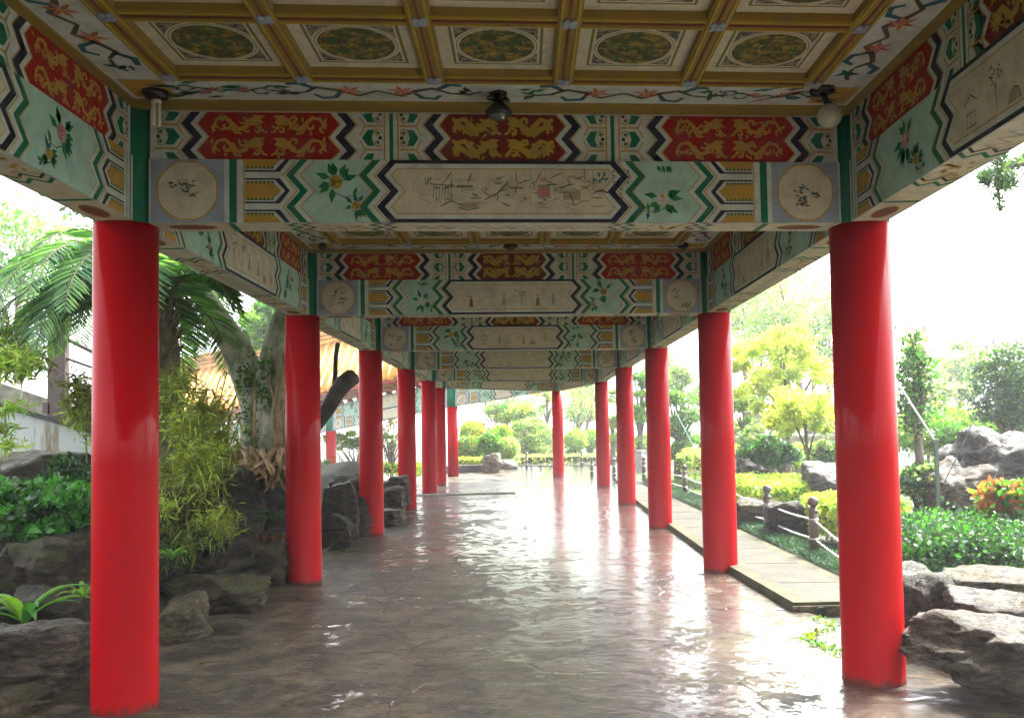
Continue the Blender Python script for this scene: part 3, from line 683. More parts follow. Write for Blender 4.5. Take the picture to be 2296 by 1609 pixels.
# ------------------------------------------------------------------ lower wing beyond the corner (descends to the left)
L7 = Vector((-2.36, 31.5, 0)); FL = Vector((-6.98, 33.0, -.77)); FL2 = Vector((-11.4, 34.3, -1.5))
wing = thing('gallery_wing', (-7, 33, -.8), 'lower gallery wing with yellow tiled roof and painted beam stepping down to the left', 'gallery')
R6 = rows[-1][1]
def wcol(p, z0, z1):
    m = MB(); m.lathe((p.x, p.y, 0), [(CR, z0), (CR, z1)], 32); c = obj('column', m, RED, wing, True)
    m = MB(); m.lathe((p.x, p.y, 0), [(CR*.97, z1+.002), (CR*.97, z1+.68)], 32); obj('green_post', m, PM['green'], c, True)
wcol(L7, -.05, 2.44); wcol(FL, -1.2, 1.67); wcol(FL2, -2.2, .95)
def wbeam(a, b, za, zb, rg, side=1, hl=.40, hu=.52, cream=True):
    d = Vector((b.x-a.x, b.y-a.y, 0)); Lt = d.length; U = d/Lt; Nn = Vector((U.y, -U.x, 0))*side
    UU = U+Vector((0,0,(zb-za)/Lt)); L = Lt-.3; O = Vector((a.x, a.y, za))+UU*.15; Z = Vector((0,0,1))
    m = MB(); m.frame_box(O, UU, Z, Nn, 0, L, 0, hl, -.12, .12); bm = obj('beam', m, PM['cream'], wing)
    m = MB(); m.frame_box(O, UU, Z, Nn, 0, L, hl+.001, hl+hu, -.14, .10); obj('upper_beam', m, PM['cream'], bm)
    P = Paint(O+Nn*.12, UU, Z, Nn, hl); lower(P, L, rg, True, 1, 'plain'); P.done('painted_panel', bm)
    P = Paint(O+Nn*.10+Z*(hl+.002), UU, Z, Nn, hu-.002); lower(P, L, rg, False, 0, 'plain'); P.done('painted_frieze', bm)
    return bm
wbeam(R6, L7, 2.95, 2.44, random.Random(1), -1, .40, .40)
wbeam(L7, FL, 2.44, 1.67, random.Random(2), -1); wbeam(FL, FL2, 1.67, .95, random.Random(3), -1)
# brackets under the eave
slope = (1.67-2.44)/(FL-L7).length
for k in range(26):
    t = k/25; p = Vector((L7.x+.3, L7.y-.1, 0)).lerp(Vector((FL2.x, FL2.y-.1, 0)), t); z = 2.44-1.49*t+.93
    m = MB(); m.box((p.x-.10, p.y-.22, z), (p.x+.10, p.y+.1, z+.10)); m.box((p.x-.05, p.y-.45, z+.101), (p.x+.05, p.y+.1, z+.19)); m.box((p.x-.15, p.y-.40, z+.191), (p.x+.15, p.y-.25, z+.26))
    obj('roof_bracket', m, [PM['brown'] if k % 2 else mat('bracket_red', (.22,.02,.02), .6)], wing)
e0 = Vector((L7.x+1.0, L7.y-.85, 3.95)); e1 = Vector((-14.5, FL2.y-.3, 1.95)); r0 = Vector((-1.5, 34.6, 6.15)); r1 = Vector((-14.5, 37.5, 4.15))
roof_strip('roof', wing, e0, e1, r0, r1, .34, .085)
m = MB(); m.tube([e0+Vector((0,0,-.12)), e1+Vector((0,0,-.12))], .05, 6); obj('eave_board', m, mat('bracket_red', (.22,.02,.02)), wing)
m = MB()
for k, (dz, rr) in enumerate(((.05,.12),(.24,.09),(.42,.11),(.58,.07))): m.tube([r0+Vector((0,0,dz)), r1+Vector((0,0,dz))], rr, 8)
obj('ridge', m, TILE, wing, True)
m = MB(); m.add([r0, r1, r1+Vector((0,3,-2.2)), r0+Vector((0,3,-2.2))], [(0,1,2,3)]); obj('rear_roof', m, TILE, wing)
# ------------------------------------------------------------------ ground
def terrain(x, y):
    h = -.015
    def sm(a, b, v): t = min(max((v-a)/(b-a), 0), 1); return t*t*(3-2*t)
    x0_ = -3.5+.62*sm(7.5, 10, y); left = sm(0, 1, (x0_-x)/(1.7-.9*sm(9, 10.5, y)))
    far = 1-sm(19, 25, y)
    h += left*far*(1.0+.12*math.sin(x*1.7+y))+left*sm(23, 34, y)*-1.3
    if x > 3.3:
        h += sm(3.3, 3.6, x)*.10+sm(5.5, 9, x)*.25*(1-sm(25, 34, y))+.03*math.sin(x*2.1)*math.cos(y*1.3)*sm(3.6, 5, x)
    return h
def sheet(name, xs, ys, zf, m, hole=None):
    V = [(x, y, zf(x, y)) for y in ys for x in xs]; nx = len(xs)
    F = [(j*nx+i, j*nx+i+1, (j+1)*nx+i+1, (j+1)*nx+i) for j in range(len(ys)-1) for i in range(nx-1)]
    o = obj(name, (V, F, None), m, None, True); tag(o, kind='structure'); return o
ls = lambda a, b, n: [a+(b-a)*k/(n-1) for k in range(n)]
xs_ = ls(-180, -60, 5)[:-1]+ls(-60, -8, 14)[:-1]+ls(-8, -2.6, 28)[:-1]+ls(-2.6, 3.2, 4)[:-1]+ls(3.2, 12, 44)[:-1]+ls(12, 60, 14)[:-1]+ls(60, 180, 5)
ys_ = ls(-50, -4, 6)[:-1]+ls(-4, 36, 100)[:-1]+ls(36, 80, 20)[:-1]+ls(80, 320, 8)
sheet('ground', xs_, ys_, lambda x, y: terrain(x, y)-.03, SOIL)
# floor of the gallery and the wet plaza beyond
def plaza():
    pts = [(-3.4,-6),(4.6,-6),(4.6,5.3),(2.9,6.2),(2.56,7.8),(2.56,8.4),(2.52,10.3),(2.58,15),(2.75,22),(4.6,30),(8,33),(14,36),(14,39),(-1,38.6),(-1.2,35),(-2.9,33.5),(-3.2,26),(-2.85,18),(-2.8,12),(-2.95,9),(-3.5,6)]
    return obj('walkway_floor', ([(x, y, 0) for x, y in pts], [tuple(range(len(pts)))], None), FLOOR)
tag(plaza(), kind='structure')
# wet concrete edge slab on the right
m = MB()
def slab(pts, z0, z1, mb):
    n = len(pts); mb.add([(x,y,z0) for x,y in pts]+[(x,y,z1) for x,y in pts], [tuple(range(n))[::-1], tuple(range(n,2*n))]+[(k,(k+1)%n,n+(k+1)%n,n+k) for k in range(n)])
slab([(2.60,8.02),(3.16,8.06),(3.22,15),(3.25,22),(3.5,29),(3.0,29),(2.62,22),(2.55,15),(2.50,10.2)], -.02, .075, m)
m.m = 1; slab([(2.44,7.9),(3.30,7.94),(3.24,8.055),(2.60,8.015)], -.02, .078, m)
slab([(2.44,7.9),(2.60,8.02),(2.50,10.2),(2.55,15),(2.62,22),(2.56,22),(2.42,15),(2.36,10.2)], -.02, .077, m)
slab([(3.162,8.06),(3.30,8.06),(3.34,15),(3.37,22),(3.26,22),(3.225,15)], -.02, .074, m)
m.m = 2
for k in range(14):
    y_ = 8.9+k*1.25; m.box((2.60, y_, .060), (3.16, y_+.012, .0775))
o = obj('kerb_slab', m, [CONCW, CONCP, mat('joint_dark', (.012,.011,.009), .9)]); tag(o, kind='structure')
m = MB(); slab([(2.42,7.86),(3.36,7.90),(3.36,8.4),(2.6,8.4)], -.3, .05, m); o = obj('slab_end_wall', m, ROCK_T); tag(o, kind='structure')
m = MB(); m.tube([(2.66,7.84,.0),(2.66,7.90,.0)], .045, 16); o = obj('drain_pipe', m, BLACKM, None, loc=(2.66,7.86,0)); tag(o, 'small round black drain hole in the end of the kerb slab', 'drain')
# threshold strip across the far floor
m = MB(); slab([(-3.1,22.2),(-.1,22.7),(-.1,22.84),(-3.1,22.45)], -.01, .035, m); o = obj('threshold', m, CONC); tag(o, kind='structure')
m = MB(); slab([(-3.6,11.6),(-2.62,10.9),(-2.60,15.5),(-3.3,15.8)], -.02, .03, m); o = obj('side_slab', m, CONCW); tag(o, kind='structure')
# ------------------------------------------------------------------ rocks
def rock(label, c, size, seed, m, rz=0, name='rock', strata=.35, sub=5, tilt=0, group=None, cat='rock'):
    """boulder: random planes cut a rough block, then ledges and noise"""
    import bmesh
    bm = bmesh.new(); bmesh.ops.create_icosphere(bm, subdivisions=sub, radius=1)
    rg = random.Random(seed); off = Vector((rg.uniform(-50,50), rg.uniform(-50,50), rg.uniform(-50,50)))
    planes = []
    for sx in ((1,0,0),(-1,0,0),(0,1,0),(0,-1,0),(0,0,1),(0,0,-1)):
        n = (Vector(sx)+Vector((rg.uniform(-.22,.22), rg.uniform(-.22,.22), rg.uniform(-.22,.22)))).normalized(); planes.append((n, rg.uniform(.80,.95)))
    for k in range(9):
        n = Vector((rg.gauss(0,1), rg.gauss(0,1), rg.gauss(0,.8))).normalized(); planes.append((n, rg.uniform(.78,1.02)))
    Rz = Matrix.Rotation(rz, 3, 'Z') @ Matrix.Rotation(tilt, 3, 'Y'); V = []; big = min(size)
    tl = rg.uniform(-.25,.25)
    for v in bm.verts:
        d = v.co.normalized(); r = 1.35
        for n, h in planes:
            q = d.dot(n)
            if q > 1e-3: r = min(r, h/q)
        p = d*r; pw = Vector((p.x*size[0], p.y*size[1], p.z*size[2]))
        n1 = noise.noise(p*1.6+off); wq = pw*3+off
        n3 = noise.fractal(wq*1.1, 1.0, 2.1, 5)
        lv = (pw.z+tl*pw.x+.05*n1)/.075+3*noise.noise(pw*1.2+off); fr = lv-math.floor(lv)
        st = (min(fr/.75, 1)-(max(fr-.75,0)/.25))*(.6+.6*noise.noise(Vector((0,0,math.floor(lv)*3.1))+off))
        k = 1+.10*n1+.05*n3
        side = math.sqrt(max(0, 1-min(abs(d.z)*1.1,1)**2))
        pw = pw*k+Vector((d.x, d.y, 0))*side*strata*.07*st+d*(.03+.16*big*strata)*n3*min(1, big*3)+Vector((d.x, d.y, d.z*.4))*big*.22*strata*(noise.fractal(Vector((pw.x*2.2, pw.y*2.2, pw.z*9))+off, 1.0, 2.1, 4))
        V.append(Rz @ pw + Vector(c))
    F = [tuple(x.index for x in f.verts) for f in bm.faces]; bm.free()
    o = obj(name, (V, F, None), m, None, True, loc=(c[0], c[1], c[2]-size[2]))
    return tag(o, label, cat, group)
def pr(u, v, Y, wpx, hpx, dpt, seed, m, label, **k):      # rock centred where seen
    p = at(u, v, Y); sz = pm(hpx,Y)/2*1.05; top = p.z+sz; g_ = max(terrain(p.x, p.y), terrain(p.x, p.y-dpt*.4))-.04
    bot = min(p.z-sz, max(g_, top-1.3)); p = Vector((p.x, p.y, (top+bot)/2)); sz = (top-bot)/2
    return rock(label, p, (pm(wpx,Y)/2*1.02, dpt/2, sz), seed, m, **k)
G_ = 'rocks of the dark rockery along the left edge'
pr(85,1462,5.9,290,150,.8,1,ROCK_B,'long brown layered rock lying at the front left edge of the floor',strata=.8,group=G_)
pr(405,1395,7.2,120,105,.5,2,ROCK_T,'small tan rounded rock beside the foot of the nearest left column',group=G_)
pr(490,1328,8.3,230,75,.6,3,ROCK_M,'low flat tan rock on the floor between the first two left columns',strata=.8,group=G_)
pr(120,1290,7.6,180,170,.8,4,ROCK_M,'mossy round boulder under the glossy shrub on the left',group=G_)
pr(115,1375,7.0,170,110,.6,5,ROCK_D,'dark squat boulder behind the strap leaf fern',group=G_)
pr(30,1330,7.6,150,220,.8,6,ROCK_D,'dark upright boulder at the left picture edge',group=G_)
pr(555,1262,9.6,190,90,.7,7,ROCK_M,'olive cracked ledge rock left of the second left column',strata=.9,group=G_)
pr(460,1250,9.2,180,130,.9,8,ROCK_D,'dark ledge rock under the bamboo leaves',strata=.9,group=G_)
pr(595,1150,10.9,190,150,.8,9,ROCK_D,'large black rock face below the banyan roots',group=G_)
pr(490,1140,10.4,200,200,1.0,10,ROCK_D,'black hollow rock behind the bamboo clump',group=G_)
pr(612,1222,10.2,70,70,.6,11,ROCK_D,'dark jagged rock touching the second left column',group=G_)
pr(390,1200,9.0,160,220,.8,12,ROCK_D,'dark rock directly behind the nearest left column',group=G_)
pr(560,1070,11.6,260,90,1.0,13,ROCK_M,'grey brown rock the banyan roots spread over',group=G_)
pr(765,1125,13.2,85,105,.5,14,ROCK_M,'mossy faceted rock right of the second left column',group=G_)
pr(750,1180,12.7,70,55,.4,15,ROCK_M,'brown rock at the floor edge right of the second left column',group=G_)
pr(790,1078,14.6,110,50,.6,16,ROCK_M,'pale topped rock between the second and third left columns',group=G_)
pr(800,1150,14.0,60,75,.5,17,ROCK_D,'dark gap rock just left of the third left column',group=G_)
pr(878,1120,16.8,60,60,.5,18,ROCK_M,'tan rock between the third and fourth left columns',strata=.8,group=G_)
pr(878,1165,15.6,60,50,.6,19,ROCK_B,'low brown rock at the foot of the gap after the third left column',group=G_)
pr(882,1085,18,70,36,.6,20,ROCK_M,'flat ledge rock high between the third and fourth left columns',strata=.8,group=G_)
pr(200,1190,9.6,240,160,1.0,21,ROCK_D,'dark rock mass behind the glossy shrub',group=G_)
pr(60,1070,11.0,240,110,1.0,22,ROCK_M,'mossy retaining rock under the stained wall',group=G_)
pr(40,1555,5.4,110,40,.5,23,ROCK_T,'thin tan slab of stone low in the bottom left corner',strata=.8,group=G_)
# right side
GR = 'rocks on the right side of the walkway'
pr(2300,1478,5.4,430,160,.7,31,ROCK_B,'big layered boulder beside the nearest right column with pale top',strata=1.0,group=GR,tilt=.14)
pr(2275,1372,6.3,330,105,.8,32,ROCK_B,'long dark ledge stone between two right hand boulders',strata=1.0,group=GR,tilt=.12)
pr(2225,1300,7.4,290,75,.7,33,ROCK_T,'flat tan stone below the right hand shrub',strata=.6,group=GR)
pr(2062,1390,6.6,110,200,.5,34,ROCK_D,'dark rock wall right behind the nearest right column',group=GR)
pr(2050,1300,7.6,90,60,.5,35,ROCK_L,'small white grey stone where the chain ends',group=GR)
pr(2240,1068,11.2,290,195,1.3,36,ROCK_L,'large pale weathered boulder under the prop pole on the right',strata=1.0,group=GR)
pr(2140,1110,10.4,110,140,1.0,37,ROCK_B,'brown craggy stone below the large pale boulder',strata=1.0,group=GR)
pr(1845,1088,14.5,90,90,.9,38,ROCK_L,'grey round boulder behind the clipped yellow hedge',group=GR)
pr(1690,1052,19,90,75,1.0,39,ROCK_D,'dark pointed boulder under the leaning tree',group=GR)
pr(1770,1150,12.6,120,50,.7,40,ROCK_D,'dark rock in the shade under the yellow hedge',group=GR)
pr(1700,1140,14.0,110,45,.7,41,ROCK_M,'low mossy rock behind the chain between the bollards',group=GR)
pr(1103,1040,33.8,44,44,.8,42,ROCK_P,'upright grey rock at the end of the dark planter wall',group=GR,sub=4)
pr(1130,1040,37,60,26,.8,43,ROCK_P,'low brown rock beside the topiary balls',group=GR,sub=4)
# ------------------------------------------------------------------ foliage
def leafmesh(clumps, size, aspect, seed, dirup=.3, droop=0., shell=.45, nmat=3, jit=1., scat=.16):
    """clumps: (centre, (rx,ry,rz), count). returns V, F, mi"""
    rs = np.random.RandomState(seed); Cs = []; MI = []; CN = []
    for c, r, n in clumps:
        d = rs.normal(size=(n,3)); d /= np.linalg.norm(d, axis=1)[:,None]
        rad = (shell+(1-shell)*rs.rand(n))[:,None]*(1+scat*rs.normal(size=(n,1)))
        Cs.append(np.array(c)+d*rad*np.array(r)); CN.append(d)
        base = rs.randint(nmat); k = rs.rand(n); MI.append(np.where(k < .5, base, rs.randint(0, nmat, n)))
    C = np.concatenate(Cs); N0 = np.concatenate(CN); MI = np.concatenate(MI); n = len(C)
    ax = rs.normal(size=(n,3))*jit+N0*.8; ax[:,2] += dirup-droop; ax /= np.linalg.norm(ax, axis=1)[:,None]
    sd_ = np.cross(ax, rs.normal(size=(n,3))); sd_ /= np.linalg.norm(sd_, axis=1)[:,None]
    nn = np.cross(ax, sd_)
    l = size*(.6+.8*rs.rand(n))[:,None]; w_ = l*aspect*.5
    v0 = C-ax*l*.5; v1 = C-ax*l*.05+sd_*w_+nn*w_*.25; v2 = C+ax*l*.5-nn*w_*.2*1; v3 = C-ax*l*.05-sd_*w_+nn*w_*.25
    v2[:,2] -= droop*l[:,0]*.3
    V = np.stack([v0,v1,v2,v3], 1).reshape(-1,3); F = np.arange(4*n).reshape(-1,4)
    return V, F, MI
def plant(name, label, cat, base, clumps, mats, size, aspect=.5, seed=0, trunk=None, bark=BARK, group=None, lname='foliage', tname='trunk', **k):
    t = thing(name, base, label, cat, group)
    V, F, mi = leafmesh(clumps, size, aspect, seed, nmat=len(mats), **k)
    obj(lname, (V, F, mi), [LF[x] for x in mats], t)
    if trunk:
        m = MB()
        for pts, r in trunk: m.tube(pts, r, 8)
        obj(tname, m, bark, t, True)
    return t
def clumpset(c, r, n, cr, cnt, seed, flat=1.):
    """n clumps inside ellipsoid"""
    rg = random.Random(seed); o = []
    for _ in range(n):
        while True:
            d = Vector((rg.uniform(-1,1), rg.uniform(-1,1), rg.uniform(-1,1)))
            if d.length < 1: break
        q = cr*rg.uniform(.6,1.3); o.append(((c[0]+d.x*r[0], c[1]+d.y*r[1], c[2]+d.z*r[2]), (q, q, q*flat), cnt))
    return o
TSC = {'broadleaf_tree': .30, 'yellow_tree': .30, 'climber_tree': .30, 'juniper_tree': .26, 'leaning_tree': .22}
def ptree(name, label, u, v, Y, wpx, hpx, n, cnt, mats, leaf, seed, base_v=None, group=None, cat='tree', cr=None, flat=.7, bark=BARK, trunk_u=None, branch=5, dep=None, aspect=.5, **k):
    """tree whose crown is centred where seen at distance Y"""
    c = at(u, v, Y); rx = pm(wpx, Y)/2; rz = pm(hpx, Y)/2; ry = dep or rx*.8
    cr = cr or min(rx, rz)*.42
    cl = clumpset(c, (max(rx-cr*.6,.05), max(ry-cr*.6,.05), max(rz-cr*.5,.05)), n, cr, cnt, seed, flat)
    b = at(trunk_u or u, base_v, Y) if base_v else Vector((c.x, c.y, terrain(c.x, c.y)))
    b.z = terrain(b.x, b.y)-.05
    rg = random.Random(seed+1); th = max(.03, min(.16, rz*.08)); mid = b.lerp(c, .55)+Vector((rg.uniform(-.1,.1)*rx, 0, 0))
    tr = [([b, b.lerp(mid, .5)+Vector((rg.uniform(-.05,.05),0,0)), mid, c], [th*1.2, th, th*.8, th*.35])]
    for q in range(min(branch, len(cl))): tr.append(([mid, mid.lerp(Vector(cl[q][0]), .5)+Vector((0,0,.08*rz)), Vector(cl[q][0])], [th*.55, th*.35, th*.15]))
    k.setdefault('scat', TSC.get(name, .18)); return plant(name, label, cat, b, cl, mats, leaf, aspect, seed, tr, bark, group, 'crown' if cat == 'tree' else 'foliage', **k)
# --- left: palm
def palm(base, crown, nf, L, seed, label):
    t = thing('palm_tree', base, label, 'palm'); rg = random.Random(seed)
    m = MB(); b, c = Vector(base), Vector(crown); pts = [b.lerp(c, k/10)+Vector((.05*math.sin(k),0,0)) for k in range(11)]
    m.tube(pts, [.17+.02*(k % 2) for k in range(11)], 12)
    for k in range(60):
        q = rg.random()*.75+.25; a = rg.random()*6.28; p = b.lerp(c, q)+Vector((.17*math.cos(a), .17*math.sin(a), 0)); m.tube([p, p+Vector((.12*math.cos(a), .12*math.sin(a), .16))], [.035,.012], 5)
    obj('trunk', m, mat('palm_trunk', (.07,.05,.03), .9, var=(.14,.12,.05), scale=10, amt=1, bump=1, bscale=20), t, True)
    spec = [(-.15,.60),(.25,.50),(-.5,.95),(.1,1.2),(.7,1.0)]
    for f in range(nf):
        if f < len(spec): a, el = spec[f]; l = L*.62
        else: a = 1.2+(f*.618 % 1)*3.9; el = rg.uniform(-.1,1.2); l = L*rg.uniform(.85,1.2)
        d = Vector((math.cos(a), math.sin(a), 0)); pts = []; p = Vector(crown); e = el
        n = 14
        for k in range(n+1):
            pts.append(p.copy()); p = p+(d*math.cos(e)+Vector((0,0,math.sin(e))))*(l/n); e -= (.115+.05*el)*(1.1 if k > 4 else .8)
        m = MB(); m.tube(pts, [.018*(1-.8*k/n) for k in range(n+1)], 5); m.m = 0
        V, F, mi = list(m.V), list(m.F), [0]*len(m.F)
        side = Vector((-d.y, d.x, 0)); NL = 46
        for k in range(NL):
            tt = .08+.92*k/NL; i = min(int(tt*n), n-1); q = pts[i].lerp(pts[i+1], tt*n-i); dr = (pts[i+1]-pts[i]).normalized()
            ll = .42*math.sin(math.pi*(.15+.82*tt))**.7*L/1.9*rg.uniform(.85,1.1)
            for sg in (-1, 1):
                ax = (side*sg+dr*.75+Vector((0,0,.12+rg.uniform(-.1,.1)))).normalized(); wv = dr.cross(ax).cross(ax).normalized()*.013
                m1 = q+ax*ll*.55+Vector((0,0,-.02)); tip = q+ax*ll+Vector((0,0,-.22*ll))
                bb = len(V); V += [tuple(q-wv*.6), tuple(q+wv*.6), tuple(m1+wv), tuple(tip), tuple(m1-wv)]; F.append((bb,bb+1,bb+2,bb+3,bb+4)); mi.append(1 if rg.random() < .6 else 2)
        obj('frond', (V, F, mi), [BARK, LF['palm'], LF['palml']], t)
    return t
pb = at(400, 1000, 10.6); palm((pb.x, pb.y, .6), tuple(at(345, 650, 10.6)), 44, 2.1, 5, 'feathery palm with arching fronds behind the nearest left column')
# --- bamboo clump
c = at(460, 1020, 9.0)
cl = []
rg = random.Random(3)
for k in range(46):
    u = rg.uniform(365, 505); v = rg.uniform(840+max(0,(u-430))*.9, 1190); cl.append((tuple(at(u, v, 8.3+rg.random()*1.2)), (.24,.25,.22), 150))
stems = []
for k in range(12):
    b0 = at(rg.uniform(390,500), 1200, 8.7+rg.random()*.5); t0 = at(rg.uniform(370,550), rg.uniform(830,950), 8.7); stems.append(([b0, b0.lerp(t0,.5)+Vector((rg.uniform(-.1,.1),0,.1)), t0], [.012,.010,.005]))
plant('bamboo_clump', 'bushy olive bamboo clump between the first two left columns', 'bamboo', (c.x, c.y, .9), cl, ['bamboo','olive','lime'], .13, .13, 3, stems, LF['olive'], dirup=.35, droop=.3, tname='stem', shell=.05)
# --- more bamboo-like light foliage on far left
cl = [(tuple(at(rg.uniform(-40,70), rg.uniform(700,830), 9.5+rg.uniform(-.4,.4))), (.28,.3,.22), 150) for _ in range(12)]+[(tuple(at(rg.uniform(-40,50), rg.uniform(915,1010), 9.0)), (.22,.2,.10), 70) for _ in range(7)]
b = at(-10, 1080, 9.6)
st_ = [([(b.x+dx,b.y,.3), tuple(at(-20+40*dx,850,9.6)), tuple(at(10+120*dx,700,9.6))], [.012,.010,.004]) for dx in (-.2,-.1,.0,.12)]
plant('bamboo_shrub', 'yellow green bamboo leaves at the left edge in front of the stained wall', 'bamboo', (b.x, b.y, .3), cl, ['lime','bamboo','bright'], .15, .15, 9, st_, LF['olive'], dirup=.2, droop=.4, tname='stem', shell=.05)
cl = [(tuple(at(rg.uniform(165,225), rg.uniform(820,1010), 10)), (.22,.25,.2), 110) for _ in range(12)]
b = at(200, 1040, 10)
plant('bamboo_shrub', 'small pale bamboo tuft just left of the nearest left column', 'bamboo', (b.x, b.y, .3), cl, ['olive','bamboo','lime'], .15, .13, 19, [([(b.x,b.y,.3), tuple(at(190,840,10))], [.015,.006])], LF['olive'], dirup=.2, droop=.3, tname='stem', shell=.05)
# --- dark glossy shrub left
cl = [(tuple(at(rg.uniform(-10,195), rg.uniform(1085,1210), 7.6+rg.random()*.7)), (.17,.2,.11), 130) for _ in range(34)]
b = at(100, 1260, 7.9)
plant('glossy_shrub', 'dark glossy leaved shrub on the left rockery', 'shrub', (b.x, b.y, .7), cl, ['dark','green','mid','green'], .085, .5, 4, [([(b.x,b.y,.55), tuple(at(90,1120,7.9))], [.03,.01])], dirup=.2, droop=.1, tname='stem')
cl = [(tuple(at(rg.uniform(120,200), rg.uniform(1035,1090), 8.8+rg.random()*.5)), (.16,.2,.10), 110) for _ in range(12)]
b = at(160, 1120, 9.1)
plant('small_leaved_shrub', 'small leaved dark shrub below the stained wall', 'shrub', (b.x, b.y, .9), cl, ['dark','mid'], .05, .6, 41, [([(b.x,b.y,.8), tuple(at(160,1060,9.1))], [.02,.008])], tname='stem')
cl = [(tuple(at(rg.uniform(365,480), rg.uniform(1180,1250), 8.2+rg.random()*.4)), (.14,.15,.12), 60) for _ in range(10)]
b = at(420, 1270, 8.4)
plant('dark_undergrowth', 'dark drooping leaves under the bamboo clump', 'shrub', (b.x, b.y, .5), cl, ['dark','mid','olive'], .12, .2, 42, dirup=-.2, droop=.7)
# --- strap leaf ferns
def fern(label, base, n, L, seed, mats=('green','bright'), up=1.1, w=.035):
    t = thing('fern', base, label, 'fern'); rg = random.Random(seed); V = []; F = []; mi = []
    for k in range(n):
        a = k*2.4+rg.random(); e = up*rg.uniform(.7,1.1); d = Vector((math.cos(a), math.sin(a), 0)); p = Vector(base); s = Vector((-d.y, d.x, 0)); l = L*rg.uniform(.7,1.1); q = 7; b0 = len(V)
        for j in range(q+1):
            ww = w*math.sin(math.pi*(.12+.88*j/q))+.002; V += [tuple(p-s*ww+Vector((0,0,ww*.3))), tuple(p-Vector((0,0,.003))), tuple(p+s*ww+Vector((0,0,ww*.3)))]; p = p+(d*math.cos(e)+Vector((0,0,math.sin(e))))*(l/q); e -= .22
        for j in range(q):
            for z in (0, 1): F.append((b0+3*j+z, b0+3*j+z+1, b0+3*j+z+4, b0+3*j+z+3)); mi.append(k % len(mats))
    obj('frond', (V, F, mi), [LF[x] for x in mats], t, True); return t
fern('strap leaved bright green fern in the lower left rockery', tuple(at(55,1400,6.6)), 12, .62, 1)
fern('small fern left of the second left column among red fallen leaves', tuple(at(612,1170,9.95)), 22, .32, 2, ('green','mid'), w=.014)
fern('small green fern at the foot of the nearest left column', tuple(at(385,1255,7.9)), 12, .22, 3, ('green','bright'), w=.014)
fern('tiny fern clinging between rock and nearest left column', tuple(at(185,1340,6.6)), 9, .22, 5, ('bright','olive'), w=.016)
# fallen red leaves
V, F, mi = leafmesh([(tuple(at(600,1205,9.75)), (.25,.2,.02), 60)], .07, .5, 5, nmat=2); o = obj('fallen_leaves', (V, F, mi), [LF['redl'], LF['brown']], None, loc=tuple(at(600,1205,9.75))); tag(o, 'red fallen leaves scattered on the rock by the second left column', 'leaves', kind='stuff')
# --- banyan
bt = thing('banyan_tree', tuple(at(600,1020,12)), 'old banyan with two thick grey limbs and roots gripping the rocks', 'tree')
m = MB(); A = lambda u, v, Y=12: at(u, v, Y)
m.tube([A(625,1075),A(612,1000),A(590,930),A(560,850),A(525,770),A(485,715),A(455,660),A(430,560)], [.42,.31,.26,.23,.20,.18,.15,.10], 18)
m.tube([A(590,1075),A(615,980,11.9),A(620,900,11.9),A(622,820,11.9),A(640,740,11.9),A(665,660,11.9),A(690,560,11.9)], [.40,.31,.28,.26,.23,.19,.15], 18)
m.tube([A(545,1060,11.8),A(560,1000,11.7),A(560,930,11.8),A(575,870,11.9)], [.16,.13,.12,.10], 10)
m.tube([A(660,1060,11.8),A(655,980,11.7),A(665,900,11.8),A(680,820,12)], [.16,.14,.13,.10], 10)
obj('trunk', m, BARKG, bt, True)
m = MB(); rg = random.Random(8)
for k in range(48):
    u = rg.uniform(500,660); v = rg.uniform(1005,1045); p = [A(u, v, 11.5)]; du = rg.uniform(-20,10)
    for j in range(5): u += du+rg.uniform(-9,9); v += rg.uniform(2,20); p.append(A(u, v, 11.1-.16*j))
    m.tube(p, [.05,.04,.034,.028,.02,.01], 6)
for k in range(8):
    u = rg.uniform(565,660); m.tube([A(u, 1000, 11.55), A(u+rg.uniform(-12,12), 930, 11.5), A(u+rg.uniform(-15,15), 860, 11.55), A(u+rg.uniform(-10,10), 790, 11.6)], [.035,.022,.018,.01], 6)
obj('root', m, ROOT, bt, True)
m = MB(); m.tube([A(625,1035,11.9),A(665,1000,12.1),A(700,960,12.2),A(735,915,12.1),A(755,880,12),A(770,860,12),A(790,845,11.9)], [.18,.13,.11,.105,.11,.12,.115], 16)
obj('cut_limb', m, BLACKBARK, bt, True)
m = MB()
m.tube([A(757,770,12.1), A(753,800,12.05), A(750,870,12)], .035, 6); obj('hanging_stem', m, BLACKBARK, bt)
V, F, mi = leafmesh([(tuple(A(rg.uniform(420,720), rg.uniform(380,640), 12+rg.random()*2)), (.5,.5,.3), 160) for _ in range(14)]+[(tuple(A(rg.uniform(500,640), rg.uniform(1000,1050),11.5)), (.2,.1,.1), 25) for _ in range(6)]+[((rg.uniform(-10,-3.6), rg.uniform(6.5,18), rg.uniform(6.0,7.8)), (1.0,1.0,.5), 150) for _ in range(46)], .16, .5, 6)  # high overhead clumps are added, out of view, to shade the rockery
obj('crown', (V, F, mi), [LF['green'], LF['bright'], LF['mid']], bt)
V, F, mi = leafmesh([(tuple(A(rg.uniform(545,600), rg.uniform(800,1000),11.55)), (.16,.08,.2), 40) for _ in range(12)], .06, .6, 16); obj('creeper', (V, F, mi), [LF['green'], LF['olive'], LF['mid']], bt)
